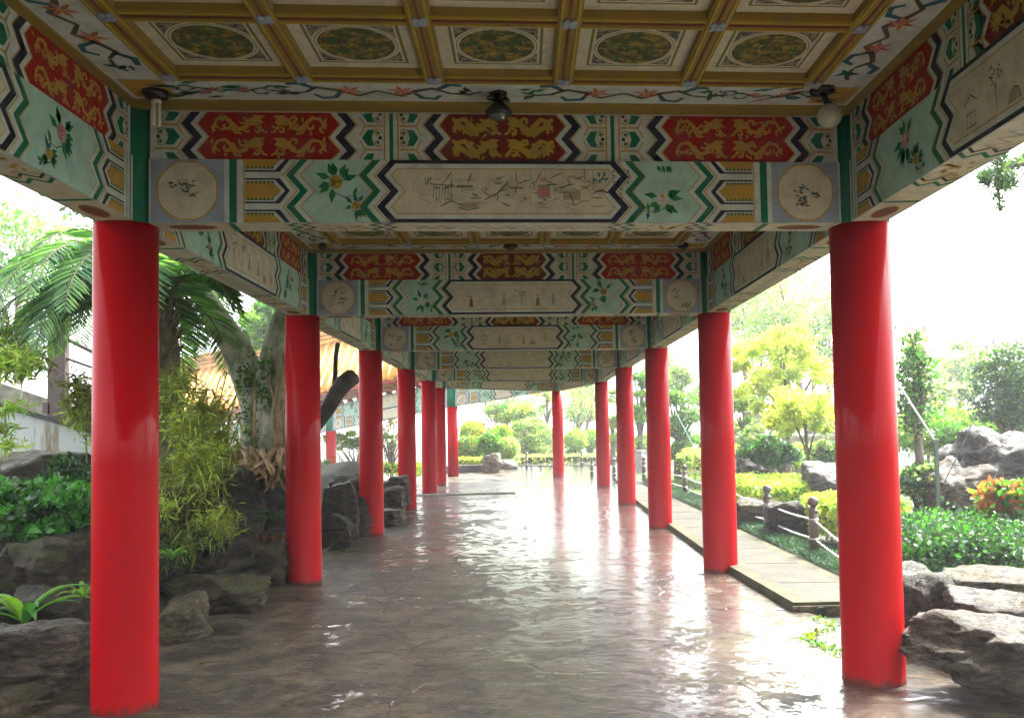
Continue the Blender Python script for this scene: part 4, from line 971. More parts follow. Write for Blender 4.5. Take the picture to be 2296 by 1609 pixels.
# --- stained parapet wall with steel post and rails
wl = thing('parapet_wall', tuple(at(100,1010,12.5)), 'stained grey concrete stair wall sloping down to the right behind the shrubs', 'wall')
def quadwall(uv, Y0_, Y1_, th):
    P_ = []
    for (u, v, Y) in uv: P_.append(at(u, v, Y))
    m = MB(); n = len(P_); q = [p+Vector((0, th, 0)) for p in P_]
    m.add(P_+q, [tuple(range(n)), tuple(range(n,2*n))[::-1]]+[(k, n+k, n+(k+1) % n, (k+1) % n) for k in range(n)]); return m
STW = mat('stained_wall', (.34,.36,.34), .7, var=(.13,.09,.03), scale=2.2, amt=1, lo=.50, hi=.60, bump=.3, bscale=20, stretch=(1.6,1.6,.22), detail=4)
obj('wall_face', quadwall([(-60,1030,12.5),(-60,893,12.5),(380,1020,12.5),(380,1100,12.5)],0,0,.22), STW, wl)
obj('coping', quadwall([(-60,884,12.3),(-60,838,12.3),(380,985,12.3),(380,1013,12.3)],0,0,.5), mat('coping_conc', (.24,.21,.17), .8, var=(.12,.11,.08), scale=9, amt=1, bump=.5), wl)
obj('dark_strip', quadwall([(-60,896,12.42),(-60,884,12.42),(380,1014,12.42),(380,1022,12.42)],0,0,.3), mat('dark_band', (.02,.025,.02), .6), wl)  # near-black strip dividing the coping from the wall face
tr_ = thing('steel_trellis', tuple(at(125,930,12.2)), 'brown steel post with sloping dark rails above the stained wall', 'trellis')
m = MB(); a = at(106,935,12.2); b_ = at(146,690,12.2); m.box((a.x, a.y, a.z), (b_.x, a.y+.12, b_.z)); m.box((a.x-.05,a.y-.03,a.z+.05),(a.x+.02,a.y+.1,a.z+.2)); obj('post', m, STEEL, tr_)
for (u0, v0, u1, v1, r_) in ((-40,572,150,690,.035), (-40,622,85,688,.025), (-40,775,135,838,.03), (60,715,220,795,.03), (140,800,230,832,.02), (120,700,172,640,.07)):
    m = MB(); m.tube([at(u0,v0,12.25), at(u1,v1,12.25)], r_, 8); obj('rail', m, STEEL, tr_)
# --- distant trees on the left
GT = 'background trees beyond the gallery'
ptree('broadleaf_tree', 'light green leafy tree seen between palm and banyan limb', 590, 720, 24, 200, 150, 22, 260, ['bright','pale','green'], .16, 51, group=GT)
ptree('broadleaf_tree', 'pale tree at the left edge behind the palm fronds', 40, 560, 26, 300, 300, 18, 160, ['pale','bright','green'], .2, 52, group=GT)
ptree('pine_tree', 'flat topped green tree seen between the second and third left columns', 790, 985, 36, 170, 50, 16, 200, ['bright','green','lime'], .14, 53, group=GT, cr=.34, flat=.55, base_v=1060, branch=12, dep=1.2)
ptree('bare_tree', 'sparse leaved tree seen between the third and fourth left columns', 880, 985, 38, 90, 110, 12, 50, ['mid','pale','brown'], .14, 54, group=GT, base_v=1060, branch=12)
# fill: twiggy branches
def twigs(label, u0, u1, v0, v1, Y, n, seed, col=BARK, base=None):
    rg = random.Random(seed); b = base or at((u0+u1)/2, v0, Y); t = thing('bare_shrub', tuple(b), label, 'shrub'); m = MB()
    for k in range(n):
        p = b+Vector((rg.uniform(-.3,.3)*pm(u1-u0,Y), 0, 0)); q = at(rg.uniform(u0,u1), rg.uniform(v1,(v0+v1)/2), Y); md = p.lerp(q,.5)+Vector((rg.uniform(-.15,.15),0,.05))
        m.tube([p, md, q], [pm(1.6,Y), pm(1.1,Y), pm(.5,Y)], 5)
        for j in range(3): s = md.lerp(q, rg.random()); m.tube([s, s+Vector((rg.uniform(-1,1),rg.uniform(-.3,.3),rg.uniform(.2,1)))*pm(14,Y)], [pm(.7,Y), pm(.3,Y)], 4)
    obj('branches', m, col, t); return t
twigs('leafless twiggy shrub between the second and third left columns', 740, 830, 1060, 985, 30, 14, 3)
twigs('twiggy purple brown shrub between the third and fourth left columns', 862, 892, 1060, 960, 30, 8, 4)
def hedge(label, P4, z0, z1, mats, leaf, n, seed, group=None, name='hedge', flatjit=.03):
    """clipped hedge: P4 four ground corners"""
    rs = np.random.RandomState(seed); a, b, c, d = [np.array(p) for p in P4]; C = []; 
    def uv(s, t): return (a*(1-s)+b*s)*(1-t)+(d*(1-s)+c*s)*t
    nt_ = n//2; s, t = rs.rand(nt_,1), rs.rand(nt_,1); top = np.concatenate([uv(s,t), z1+flatjit*rs.normal(size=(nt_,1))], 1)
    ns = n-nt_; e = rs.randint(0,4,ns); q = rs.rand(ns); s = np.where(e == 0, q, np.where(e == 1, 1, np.where(e == 2, q, 0))); t = np.where(e == 0, 0, np.where(e == 1, q, np.where(e == 2, 1, q)))
    z = z0+(z1-z0)*rs.rand(ns,1)**.8; sd = np.concatenate([uv(s[:,None],t[:,None])+flatjit*1.3*rs.normal(size=(ns,2)), z], 1)
    P_ = np.concatenate([top, sd]); cl = None
    k = len(P_); ax = rs.normal(size=(k,3)); ax[:,2] += .6; ax /= np.linalg.norm(ax,axis=1)[:,None]; sv = np.cross(ax, rs.normal(size=(k,3))); sv /= np.linalg.norm(sv,axis=1)[:,None]
    l = leaf*(.6+.8*rs.rand(k))[:,None]; V = np.stack([P_-ax*l/2, P_+sv*l*.28, P_+ax*l/2, P_-sv*l*.28],1).reshape(-1,3); F = np.arange(4*k).reshape(-1,4)
    mi = rs.randint(0, len(mats), k)
    cx = (a+b+c+d)/4; t_ = thing(name, (cx[0], cx[1], z0), label, 'hedge', group)
    obj('foliage', (V, F, mi), [LF[x] for x in mats], t_)
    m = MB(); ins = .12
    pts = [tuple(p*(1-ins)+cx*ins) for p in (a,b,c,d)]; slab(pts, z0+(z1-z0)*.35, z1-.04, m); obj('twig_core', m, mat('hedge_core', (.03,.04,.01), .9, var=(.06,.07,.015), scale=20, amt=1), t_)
    for k2 in range(6): m = MB(); p = uv(rs.rand(), rs.rand()); m.tube([(p[0],p[1],z0-.05),(p[0]+.03,p[1],z0+(z1-z0)*.6)], .014, 5); obj('stem', m, BARK, t_)
    return t_
HG = 'clipped yellow green hedges beyond the chain'
hedge('long flat topped yellow hedge behind the bollards', [(3.85,14.3),(5.15,14.3),(5.35,17),(3.9,17.5)], .2, .66, ['yellow','lime','bright'], .075, 9000, 1, HG)
hedge('near block of yellow hedge left of the nearest right column', [(3.95,11.1),(4.75,11.0),(4.9,12.4),(4.0,12.5)], .18, .64, ['yellow','lime','bright'], .07, 6000, 2, HG)
hedge('dark green loose hedge right of the nearest right column', [(3.75,7.9),(5.4,7.9),(5.6,9.3),(3.8,9.4)], .24, .62, ['mid','green','blue'], .05, 12000, 3, 'hedges on the right', flatjit=.07)
hedge('far yellow hedge strip under the pale wall', [(5.7,24),(8.8,24),(9.0,25),(5.7,25)], .5, 1.05, ['yellow','bright'], .11, 2500, 4, HG)
hedge('yellow bush row between the second and third right columns', [(4.4,22),(4.9,22),(5.2,26),(4.6,26)], .3, .95, ['yellow','lime'], .09, 2500, 5, HG)
hedge('small clipped hedge in the planter beside the farthest column', [(-2.6,36.0),(-1.1,36.2),(-1.1,37),(-2.6,37)], .1, .45, ['yellow','lime','bright'], .09, 3000, 6, HG)
hedge('second raised hedge behind the planter beside the farthest column', [(-2.9,38.5),(-1.2,38.7),(-1.2,39.6),(-2.9,39.6)], .3, .75, ['yellow','bright'], .09, 2500, 7, HG)
hedge('low far hedge closing the bright plaza', [(-.9,39.4),(14,39.6),(14,41),(-.9,41)], 0, .42, ['pale','lime'], .14, 4000, 8, HG)
hedge('yellow hedge seen low between the third and fourth left columns', [(-6,30.6),(-3.5,29.6),(-3.4,30.6),(-6,31.6)], .1, .5, ['yellow','bright','lime'], .1, 3000, 9, HG)
m = MB(); slab([(-2.9,33.6),(-1.25,34.4),(-1.3,34.6),(-3.0,33.8)], -.1, .28, m); o = obj('planter_wall', m, mat('planter', (.04,.03,.045), .5), None, loc=(-2,34,0)); tag(o, 'dark low planter wall beside the farthest red column', 'planter')
# ground cover strips
def blades(name, label, fn, n, h, seed, mats):
    rs = np.random.RandomState(seed); P_ = np.array([fn(rs) for _ in range(n)]); ax = rs.normal(size=(n,3))*.55; ax[:,2] = 1; ax /= np.linalg.norm(ax,axis=1)[:,None]
    sv = np.cross(ax, rs.normal(size=(n,3))); sv /= np.linalg.norm(sv,axis=1)[:,None]; l = h*(.5+.8*rs.rand(n))[:,None]; bend = rs.normal(size=(n,3))*l*.35; bend[:,2] = -abs(bend[:,2])
    V = np.stack([P_-sv*.004, P_+ax*l*.6+sv*.006, P_+ax*l+bend, P_+ax*l*.6-sv*.006],1).reshape(-1,3); o = obj(name, (V, np.arange(4*n).reshape(-1,4), rs.randint(0,len(mats),n)), [LF[x] for x in mats]); return tag(o, label, 'ground cover', kind='stuff')
blades('ground_cover', 'blue green tufted ground cover between kerb slab and chain', lambda r: (lambda y: (3.34+.42*r.rand()+.012*(y-8), y, .06))(8.1+r.rand()*18), 26000, .13, 1, ['lirio','blue','mid'])
blades('ground_cover', 'grassy tufts hanging over the right hand rocks', lambda r: (3.9+r.rand()*1.6, 5.6+r.rand()*1.5, .55+.05*r.rand()), 5000, .14, 2, ['lirio','mid','green'])
blades('lawn_grass', 'soft green grass in the right hand garden', lambda r: (lambda x, y: (x, y, terrain(x, y)-.02))(3.8+r.rand()*7, 12.5+r.rand()*17), 40000, .11, 3, ['lirio','pale','bright'])
blades('ground_cover', 'dark leafy ground cover on the planted bank left of the walkway', lambda r: (lambda x, y: (x, y, terrain(x, y)-.04))(-4.2-r.rand()**1.5*9, 2+r.rand()*18), 34000, .20, 4, ['dark','mid','green'])
blades('ground_cover', 'low green ground cover behind the right hand rocks', lambda r: (lambda x, y: (x, y, terrain(x, y)-.04))(4.7+r.rand()*8, 2+r.rand()*10.5), 30000, .14, 5, ['mid','lirio','green'])
V, F, mi = leafmesh([(tuple(gr(1838+30*math.sin(k), 1385+k*9, .02)), (.07,.07,.02), 22) for k in range(9)], .035, .6, 5); o = obj('weeds', (V, F, mi), [LF['bright'], LF['green'], LF['olive']], None, loc=tuple(gr(1840,1400))); tag(o, 'yellow green weeds at the floor edge left of the nearest right column', 'weeds', kind='stuff')
# ------------------------------------------------------------------ right-hand garden trees
GRT = 'trees of the right hand garden'
ptree('yellow_tree', 'tall bright yellow green tree between the two nearest right columns', 1752, 842, 21, 290, 245, 46, 190, ['yellow','lime','yellow'], .12, 61, cr=.30, group=GRT, base_v=1000, trunk_u=1760)
ptree('yellow_tree', 'small yellow tree with a thin straight trunk in front of the tall one', 1800, 925, 16.5, 210, 135, 30, 180, ['yellow','lime','yellow'], .09, 62, cr=.24, group=GRT, base_v=1075, trunk_u=1828)
ptree('leaning_tree', 'dark green spreading tree leaning left above the pointed boulder', 1725, 1008, 17.5, 150, 75, 22, 330, ['mid','green','blue'], .075, 63, group=GRT, base_v=1070, trunk_u=1780, cr=.20)
ptree('broadleaf_tree', 'tall pale tree high between the two nearest right columns', 1760, 690, 34, 330, 260, 50, 120, ['pale','pale','bright'], .19, 64, cr=.75, group=GRT, base_v=980, trunk_u=1830)
ptree('round_shrub', 'green shrub left of the nearest right column behind the thin trunk', 1850, 1020, 18, 110, 90, 16, 240, ['green','pale','mid'], .08, 65, group='shrubs of the right hand garden', cat='shrub')
ptree('round_shrub', 'yellow edged low shrub under the thin trunked tree', 1790, 1030, 19.5, 130, 40, 14, 200, ['green','yellow','bright'], .08, 66, group='shrubs of the right hand garden', cat='shrub')
ptree('broadleaf_tree', 'light green tree touching the second right column', 1665, 905, 24, 70, 120, 14, 200, ['bright','lime','green'], .12, 67, group=GRT)
ptree('pine_tree', 'layered pine seen between the second and third right columns', 1520, 945, 26, 110, 190, 17, 300, ['pine','green','bright'], .10, 68, group=GRT, cr=.34, flat=.42, base_v=1050, branch=14, bark=BARK)
ptree('pine_tree', 'layered pine seen between the third and fourth right columns', 1432, 915, 32, 90, 190, 14, 240, ['pine','green','bright'], .12, 69, group=GRT, cr=.38, flat=.42, base_v=1040, branch=12)
ptree('pine_tree', 'narrow pine seen between the fourth and fifth right columns', 1374, 930, 38, 40, 160, 9, 220, ['pine','pale','bright'], .13, 70, group=GRT, cr=.4, flat=.45, base_v=1040)
ptree('round_shrub', 'white flowered round bush low between the second and third right columns', 1535, 1030, 22, 60, 40, 9, 180, ['lime','bright','pale'], .08, 71, group='shrubs of the right hand garden', cat='shrub')
# far opening
ptree('cloud_pine', 'cloud pruned pine with wide flat pads in the far opening', 1150, 925, 47, 190, 60, 22, 240, ['pine','lime','green'], .15, 72, group=GRT, cr=.6, flat=.42, base_v=1020, branch=14, dep=2)
ptree('cloud_pine', 'second pale pine behind the row of round bushes', 1190, 965, 44, 130, 70, 20, 220, ['pale','pine','lime'], .14, 73, group=GRT, cr=.5, flat=.5, base_v=1030, branch=12, dep=2)
ptree('cloud_pine', 'low grey green shrub mass below the far pines', 1170, 1005, 43, 130, 55, 20, 220, ['pale','mid','lime'], .12, 74, group=GRT, cr=.45, base_v=1035, dep=1.5)
ptree('broadleaf_tree', 'tall airy tree behind the far right column of the opening', 1300, 905, 52, 110, 110, 22, 150, ['pale','lime','pine'], .17, 75, group=GRT, base_v=1020, branch=12, dep=2)
ptree('broadleaf_tree', 'thin trunked tree just left of the farthest right column', 1225, 890, 50, 60, 90, 10, 110, ['pale','lime'], .16, 76, group=GRT, base_v=1020, branch=10)
ptree('pine_tree', 'dark low pine at the left of the far opening', 1065, 960, 46, 60, 40, 8, 200, ['blue','pine'], .13, 77, group=GRT, cr=.4, flat=.5, base_v=1030)
def ball(label, u, v, Y, rpx, seed, mats=('bright','lime','green'), orange=False):
    c = at(u, v, Y); r = pm(rpx, Y); b = Vector((c.x, c.y, 0)); cl = [(tuple(c), (r,r,r*.9), 2600)]
    mm = list(mats)+(['orange'] if orange else [])
    return plant('topiary_ball', label, 'topiary', b, cl, mm, .11, .5, seed, [([b, c], [.06,.04])], BARK, 'topiary balls in the far opening', shell=.93)
ball('upper left topiary ball with orange tips', 1060, 968, 39, 26, 1, ('green','lime','bright'), True)
ball('front centre round topiary ball', 1100, 992, 37.5, 23, 2)
ball('right topiary ball of the cluster', 1137, 1005, 37.5, 24, 3, ('lime','bright','pale'))
ball('lower left topiary ball tinged orange', 1052, 1004, 38, 28, 4, ('green','lime','bright'), True)
ball('small topiary ball peeping behind the front one', 1124, 972, 40, 20, 5, ('lime','yellow','bright'))
ball('large grey green clipped dome left of the farthest right column', 1212, 990, 45, 30, 6, ('pale','pine','mid'))
ball('clipped bush right of the farthest right column', 1290, 985, 43, 24, 7, ('bright','lime','green'))
ball('clipped bush touching the fifth right column', 1325, 985, 44, 22, 8, ('bright','lime','pine'))
for k, (u, v, Y, wp, hp, lab) in enumerate([(1080,1022,40,110,34,'low bush skirt under the topiary balls'),(1150,1024,41,90,30,'low bush right of the topiary balls'),(1215,1020,44,90,36,'low bush under the clipped dome'),(1305,1018,44,100,36,'low bush row right of the farthest right column'),(1255,1016,46,60,34,'bush directly behind the farthest right column')]):
    ptree('round_shrub', lab, u, v, Y, wp, hp, 16, 200, [['green','bright','mid'],['pale','bright','pine']][k % 2], .12, 400+k, group='shrubs of the far opening', cat='shrub', flat=.8, dep=1.0)
# dark leafless branches beyond the right of the opening
twigs('dark leaning bare branches beside the farthest right column', 1268, 1335, 1000, 880, 46, 7, 5, BARK)
o = twigs('pale cut pine branch in the sky of the opening', 1085, 1130, 945, 905, 40, 4, 6, BARK, at(1100,945,40))
# grey tapered planter
pb_ = at(1437, 1062, 30); m = MB(); m.lathe((pb_.x, pb_.y, 0), [(.34,.0),(.22,.75),(.24,.85),(.20,.85)], 4); o = obj('stone_planter', m, STONE, None, loc=(pb_.x, pb_.y, 0)); tag(o, 'grey tapered stone planter between the third and fourth right columns', 'planter')
# stone lantern and pale wall
ln = at(1692, 950, 25); t = thing('stone_lantern', (ln.x, ln.y, terrain(ln.x, ln.y)), 'small pale stone lantern under the tall yellow tree', 'lantern')
z0 = terrain(ln.x, ln.y)
m = MB(); m.box((ln.x-.12,ln.y-.12,z0),(ln.x+.12,ln.y+.12,1.75)); obj('post', m, STONE, t)
m = MB(); m.box((ln.x-.2,ln.y-.2,1.751),(ln.x+.2,ln.y+.2,1.98)); obj('lamp_house', m, STONE, t)
m = MB(); m.lathe((ln.x,ln.y,0), [(.42,1.985),(.36,2.05),(.12,2.2),(.05,2.28)], 6); obj('cap', m, STONE, t)
m = MB(); m.box((5.9,26,.3),(10.5,26.3,1.25)); m.box((5.8,25.9,1.251),(10.6,26.4,1.33)); o = obj('garden_wall', m, CONC, None, loc=(8,26,.3)); tag(o, 'pale low garden wall behind the far yellow hedge', 'wall')
# right of nearest right column
ptree('juniper_tree', 'dark blue green juniper at the right edge', 2268, 870, 14, 220, 240, 46, 210, ['blue','mid','pine'], .07, 81, group=GRT, base_v=1000, flat=.45, cr=.34, branch=14)
ptree('round_shrub', 'dense green bush between nearest right column and the boulder', 2120, 965, 15.5, 260, 110, 34, 330, ['green','pale','bright'], .085, 82, group='shrubs of the right hand garden', cat='shrub', cr=.34)
ptree('climber_tree', 'slim leafy climber tree close to the right of the nearest right column', 2052, 860, 13, 100, 290, 26, 90, ['green','pale','mid'], .08, 83, group=GRT, base_v=1050, trunk_u=2060, cr=.26, branch=14)
ptree('round_shrub', 'pale shrub behind the nearest right column at chain height', 2060, 1080, 10.5, 110, 110, 18, 240, ['mid','pale','blue'], .06, 84, group='shrubs of the right hand garden', cat='shrub')
ptree('photinia_shrub', 'shrub with orange young leaves at the right edge', 2265, 1130, 8.9, 150, 130, 26, 170, ['green','green','orange','bright'], .075, 85, group='shrubs of the right hand garden', cat='shrub', cr=.15)
ptree('broadleaf_tree', 'pale thin tree in the right hand sky above the bush', 2170, 885, 24, 60, 60, 6, 110, ['pale','mid'], .11, 86, group=GRT)
# denser planting further back
rgb = random.Random(77)
bgt = [(1668,700,40,120,150,'pale crowned tree high beside the second right column'),(1700,985,23,110,70,'mid green bush behind the pointed boulder'),(1860,760,30,120,170,'airy pale tree right behind the nearest right column'),
       (1660,980,28,90,90,'soft green bush just right of the second right column'),(1530,860,34,110,90,'airy tree top between the second and third right columns'),(1580,990,30,70,80,'bush half hidden by the second right column'),
       (1430,1000,40,80,60,'green bush row between the third and fourth right columns'),(1375,1005,42,60,50,'green bush between the fourth and fifth right columns'),(1320,900,56,90,100,'tall pale tree behind the fifth right column'),
       (2080,930,20,120,110,'pale bush behind the climber tree'),(2190,950,18,180,90,'green bush behind the large boulder'),(2260,960,16,140,90,'bush under the juniper'),(1090,985,52,160,60,'hazy bush row behind the topiary balls'),
       (1235,985,54,120,60,'hazy bush row behind the clipped dome'),(1150,905,58,150,60,'faint tree crowns above the cloud pines'),(2110,1060,13,130,80,'low green bush left of the large boulder')]
for k, (u, v, Y, wp, hp, lab) in enumerate(bgt):
    nm_ = 'broadleaf_tree' if hp > 85 else 'round_shrub'
    ptree(nm_, lab, u, v, Y, wp, hp, 16, 130 if Y < 30 else 100, [['pale','bright','mid'],['pale','pine','bright'],['green','pale','mid']][k % 3], .09 if Y < 24 else (.13 if Y < 40 else .18), 300+k, group='trees and bushes further back in the garden', cat='tree' if hp > 85 else 'shrub', cr=min(pm(wp,Y),pm(hp,Y))*.2, flat=.7, scat=.3)
rgb = random.Random(78)
for k, (u, v, Y, wp, hp, lab) in enumerate([(1700,640,42,150,120,'hazy tree crown just under the beam right of the second column'),(1820,720,40,140,150,'hazy tall tree beside the nearest right column'),(1590,900,38,90,110,'hazy tree filling the gap left of the second right column'),
      (2150,820,34,150,140,'hazy distant tree in the right hand sky'),(2225,960,22,150,80,'soft distant bush behind the juniper'),(2090,900,30,120,120,'hazy distant tree right of the nearest right column'),(1480,830,44,100,120,'hazy tree between the third and second right columns'),(1110,880,62,190,70,'hazy treetops under the far beam'),(1290,860,64,120,90,'hazy treetops right of the farthest right column')]):
    ptree('broadleaf_tree', lab, u, v, Y, wp, hp, 22, 90, [['pale','pine','bright'],['pale','lime','pine']][k % 2], .2, 500+k, group='hazy trees at the back of the garden', cr=min(pm(wp,Y),pm(hp,Y))*.22, flat=.7, scat=.35, branch=10)
# overhanging conifer branch, top right
tb = Vector((8.6, 9.5, .3)); t = thing('conifer_tree', tuple(tb), 'conifer branch hanging into the sky at the upper right corner', 'tree')
m = MB(); c1 = Vector((8.3, 9.3, 5.5)); m.tube([tb, c1, Vector((8.2,9.2,8))], [.2,.16,.1], 10); j = at(2330, 360, 8.5); e_ = at(2235, 380, 8.5); m.tube([c1, j+Vector((.8,0,.3)), j, e_, at(2243,475,8.5)], [.08,.05,.03,.02,.006], 6)
for k in range(14): a = at(2240+rg.uniform(0,60), 340+rg.uniform(0,90), 8.5); m.tube([j.lerp(e_, rg.random()), a], [.012,.005], 4)
obj('trunk', m, BARK, t, True)
cl = [(tuple(at(rg.uniform(2205,2300), rg.uniform(345,420)+0, 8.5+rg.uniform(-.2,.2))), (.09,.1,.07), 120) for _ in range(17)]+[(tuple(at(2240+rg.uniform(-8,14), rg.uniform(420,465), 8.5)), (.04,.05,.05), 40) for _ in range(4)]+[((8.3+rg.uniform(-.8,1), 9.3+rg.uniform(-1,1), rg.uniform(5,8.5)), (.4,.4,.3), 150) for _ in range(14)]
V, F, mi = leafmesh(cl, .05, .3, 7); obj('crown', (V, F, mi), [LF['blue'], LF['mid'], LF['pine']], t)
rs_ = np.random.RandomState(5); n_ = 70
pts_ = np.stack([np.where(rs_.rand(n_) < .6, rs_.uniform(-2.9,-1.9,n_), rs_.uniform(1.6,2.5,n_)), rs_.uniform(4.3,13,n_), np.full(n_,.006)], 1)
a_ = rs_.rand(n_)*6.28; l_ = rs_.uniform(.015,.035,n_); dx_ = np.stack([np.cos(a_),np.sin(a_),np.zeros(n_)],1)*l_[:,None]; dy_ = np.stack([-np.sin(a_),np.cos(a_),np.zeros(n_)],1)*l_[:,None]*.4; up_ = np.array([0,0,.008])
V = np.stack([pts_-dx_, pts_+dy_+up_, pts_+dx_, pts_-dy_+up_*.3],1).reshape(-1,3)
tag(obj('leaf_litter', (V, np.arange(4*n_).reshape(-1,4), rs_.randint(0,3,n_)), [LF['brown'],LF['olive'],LF['dark']]), 'scattered fallen leaves on the wet floor', 'leaves', kind='stuff')
# prop pole & wires
m = MB(); m.tube([at(2008,850,10.3), at(2096,988,10.3)], .012, 8); o = obj('prop_pole', m, WHITEP, None, loc=tuple(at(2096,988,10.3))); tag(o, 'thin white prop pole leaning on the large pale boulder', 'pole')
m = MB(); m.tube([at(2225,850,9.5), at(2150,1015,9.5), at(2118,1080,9.5)], .006, 5); o = obj('guy_wire', m, WIRE, None, loc=tuple(at(2118,1080,9.5))); tag(o, 'thin dark guy wire crossing the large pale boulder', 'wire')
m = MB(); m.tube([at(1505,905,22), at(1560,1010,22), at(1575,1040,22)], .014, 5); o = obj('guy_wire', m, mat('green_wire', (.2,.4,.35), .4), None, loc=tuple(at(1575,1040,22))); tag(o, 'pale green guy wire beside the second right column', 'wire')
m = MB(); p0 = at(2100,985,9.9); m.box((p0.x-.018, p0.y, .3), (p0.x+.018, p0.y+.035, p0.z)); o = obj('steel_stake', m, mat('green_stake', (.05,.09,.06), .5), None, loc=(p0.x,p0.y,.3)); tag(o, 'dark green stake in front of the large pale boulder', 'stake')
# ------------------------------------------------------------------ bollards and chains
def bollard_data():
    m = MB(); m.lathe((0,0,0), [(.056,0),(.056,.46),(.050,.465),(.050,.475),(.060,.48),(.060,.505),(.045,.515),(.036,.53),(.034,.55)], 20)
    h = MB(); h.lathe((0,0,.605), [(.064*math.sin(t), -.064*math.cos(t)) for t in [math.pi*(k+.35)/12.7 for k in range(13)]], 20)
    r = MB()
    for z in (.40, .17): r.lathe((.0,0,z), [(.058,-.008),(.066,0),(.058,.008)], 16)
    return m, h, r
bolls = [((3.55,10.75), 'bollard nearest the walkway column, left of the nearest right column'), ((3.60,12.95), 'second ball topped bollard, right of the second right column'),
         ((3.63,15.2), 'bollard standing hidden behind the second right column'), ((3.66,17.6), 'bollard just behind the second right column on the far side'),
         ((3.74,20.3), 'ball topped bollard midway between the second and third right columns'), ((3.62,26.2), 'bollard between the third and fourth right columns'),
         ((3.0,28.6), 'bollard between the fourth and fifth right columns'), ((2.42,30.3), 'forked top bollard between the fifth and farthest right columns'), ((.25,37.0), 'lone bollard on the bright plaza in the far opening'), ((2.6,38.3), 'pale distant bollard on the plaza right of the farthest right column')]
proto = None
for (x, y), lab in bolls:
    z = .10 if x > 3 else 0
    if proto is None:
        proto = thing('bollard', (0,0,0), lab, 'bollard', 'brown ball topped chain bollards')
        m, h, r = bollard_data(); obj('post', m, BOLL, proto, True); obj('ball_finial', h, BOLL, proto, True); obj('chain_eye', r, CHAIN, proto, True)
        o = proto
    else:
        o = proto.copy(); COL.objects.link(o)
        for ch in list(proto.children): c2 = ch.copy(); c2.parent = o; COL.objects.link(c2)
        o['label'] = lab
    o.location = (x, y, z)
def chain(a, b, sag, label, n):
    m = MB(); a, b = Vector(a), Vector(b); U = (b-a).normalized(); S_ = U.cross(Vector((0,0,1))).normalized()
    for k in range(n):
        t = (k+.5)/n; p = a.lerp(b, t)-Vector((0,0,sag*4*t*(1-t))); hl = (b-a).length/n*.68; sd_ = (S_ if k % 2 else Vector((0,0,1)))
        pts = [p+U*hl*math.cos(q)+sd_*.011*math.sin(q) for q in [2*math.pi*j/8 for j in range(9)]]; m.tube(pts, .0042, 4, False)
    o = obj('chain', m, CHAIN, None, True, loc=tuple(a)); tag(o, label, 'chain', 'galvanised chains strung between the bollards')
segs = [(0,1,'between the two nearest bollards'),(1,2,'behind the second right column, near part'),(2,3,'behind the second right column, far part'),(3,4,'left of the second right column'),(4,5,'passing behind the third right column')]
for z, nm in ((.50,'upper'),(.27,'lower')):
    for i, j, s in segs: a, b = bolls[i][0], bolls[j][0]; chain((a[0],a[1],z), (b[0],b[1],z), .03, f'{nm} steel chain {s}', 60)
    chain((3.55,10.75,z), (3.42,8.0,.16 if z < .4 else .24), .05, f'{nm} steel chain running behind the nearest right column to the white stone', 56)
# ------------------------------------------------------------------ ceiling lamps
def lamp_pendant(c, label):
    t = thing('ceiling_lamp', c, label, 'lamp'); x, y, z = c
    m = MB(); m.lathe((x,y,0), [(.02,z-.02),(.05,z-.012),(.055,z)], 20); m.lathe((x,y,0), [(.012,z-.06),(.012,z-.02)], 10)
    m.lathe((x,y,0), [(.055,z-.135),(.078,z-.128),(.080,z-.11),(.062,z-.085),(.040,z-.065),(.02,z-.055)], 24)
    for k in range(4): a = k*1.571+.4; m.tube([(x+.01*math.cos(a),y+.01*math.sin(a),z-.045),(x+.05*math.cos(a),y+.05*math.sin(a),z-.030),(x+.068*math.cos(a),y+.068*math.sin(a),z-.042)], [.010,.018,.012], 8)
    obj('housing', m, BLACKM, t, True)
    m = MB(); m.lathe((x,y,0), [(.02,z-.158),(.045,z-.150),(.054,z-.134),(.054,z-.130)], 20); obj('lens', m, LANT, t, True); return t
ZC = 3.596
cp = at(1117, 208, 5.16); lamp_pendant((cp.x, 5.18, ZC), 'black bell shaped ceiling lamp hanging in the middle of the first bay')
cl_ = at(350, 196, 5.05)
t = thing('ceiling_lamp', (cl_.x, 5.05, ZC), 'white tube bulb in a dark ceiling socket in the left corner of the first bay', 'lamp')
m = MB(); m.lathe((cl_.x,5.05,0), [(.03,ZC-.05),(.065,ZC-.035),(.075,ZC)], 20); obj('socket', m, BLACKM, t, True)
m = MB()
for k in range(3): a = k*2.094; m.tube([(cl_.x+.018*math.cos(a),5.05+.018*math.sin(a),ZC-.055),(cl_.x+.018*math.cos(a),5.05+.018*math.sin(a),ZC-.20)], .012, 8)
m.lathe((cl_.x,5.05,0), [(.03,ZC-.065),(.03,ZC-.045)], 14)
obj('bulb', m, LAMPW, t, True)
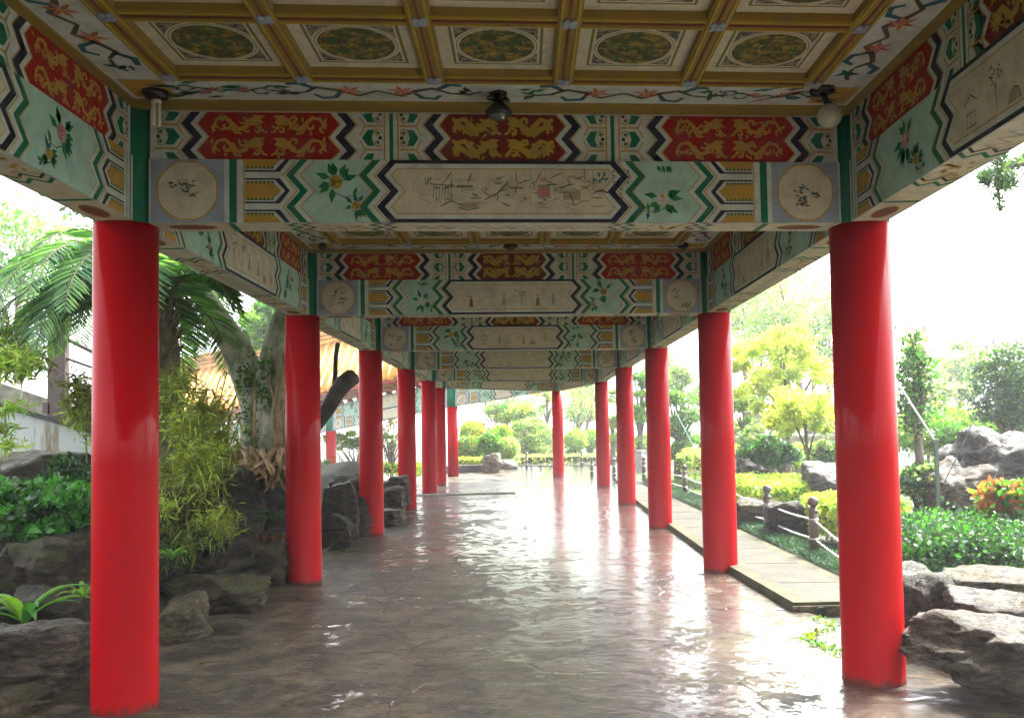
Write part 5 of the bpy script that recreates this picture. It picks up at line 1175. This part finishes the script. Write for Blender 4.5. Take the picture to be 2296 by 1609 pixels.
cr_ = at(1852, 160, 5.15); x, y = cr_.x, 5.22
t = thing('ceiling_lamp', (x, y, ZC), 'round globe lamp on a black neck in the right corner of the first bay', 'lamp')
m = MB(); m.lathe((x,y,0), [(.03,ZC-.03),(.07,ZC-.02),(.075,ZC)], 18); m.tube([(x,y,ZC-.02),(x+.01,y-.03,ZC-.08),(x+.03,y-.02,ZC-.11)], [.02,.016,.035], 10); obj('bracket', m, BLACKM, t, True)
m = MB(); m.lathe((x+.03,y-.02,ZC-.165), [(.072*math.sin(q), .072*math.cos(q)) for q in [math.pi*(k+.3)/12.6 for k in range(13)]][::-1], 20); obj('globe', m, GLASSG, t, True)
for u, lab, r_ in ((1145, 'small dark disc lamp in the middle of the second bay ceiling', .085), (1535, 'dark lamp in the right corner of the second bay ceiling', .06), (735, 'small lamp in the left corner of the second bay ceiling', .05)):
    p = at(u, 547, 9.5); x, y = p.x, 9.42+SH*p.x; t = thing('ceiling_lamp', (x, y, ZC), lab, 'lamp')
    m = MB(); m.lathe((x,y,0), [(r_*.5,ZC-.06),(r_,ZC-.045),(r_*.9,ZC-.02),(r_*.7,ZC)], 18); obj('housing', m, BLACKM, t, True)
    m = MB(); m.lathe((x,y,0), [(r_*.1,ZC-.085),(r_*.4,ZC-.075),(r_*.45,ZC-.058)], 14); obj('lens', m, LANT, t, True)
hz = MB(); hz.box((-190,-55,-4),(190,330,14)); ho = obj('haze', hz, []); tag(ho, kind='stuff')
hm = bpy.data.materials.new('humid_air'); hm.use_nodes = True; hn = hm.node_tree; hn.nodes.clear(); ov = hn.nodes.new('ShaderNodeOutputMaterial'); pv = hn.nodes.new('ShaderNodeVolumePrincipled')
pv.inputs['Color'].default_value = (.95,.97,1,1); pv.inputs['Density'].default_value = .0024; pv.inputs['Anisotropy'].default_value = .2; hn.links.new(pv.outputs[0], ov.inputs['Volume']); ho.data.materials.append(hm)
print('objects', len(bpy.data.objects), 'polys', sum(len(m.polygons) for m in bpy.data.meshes))
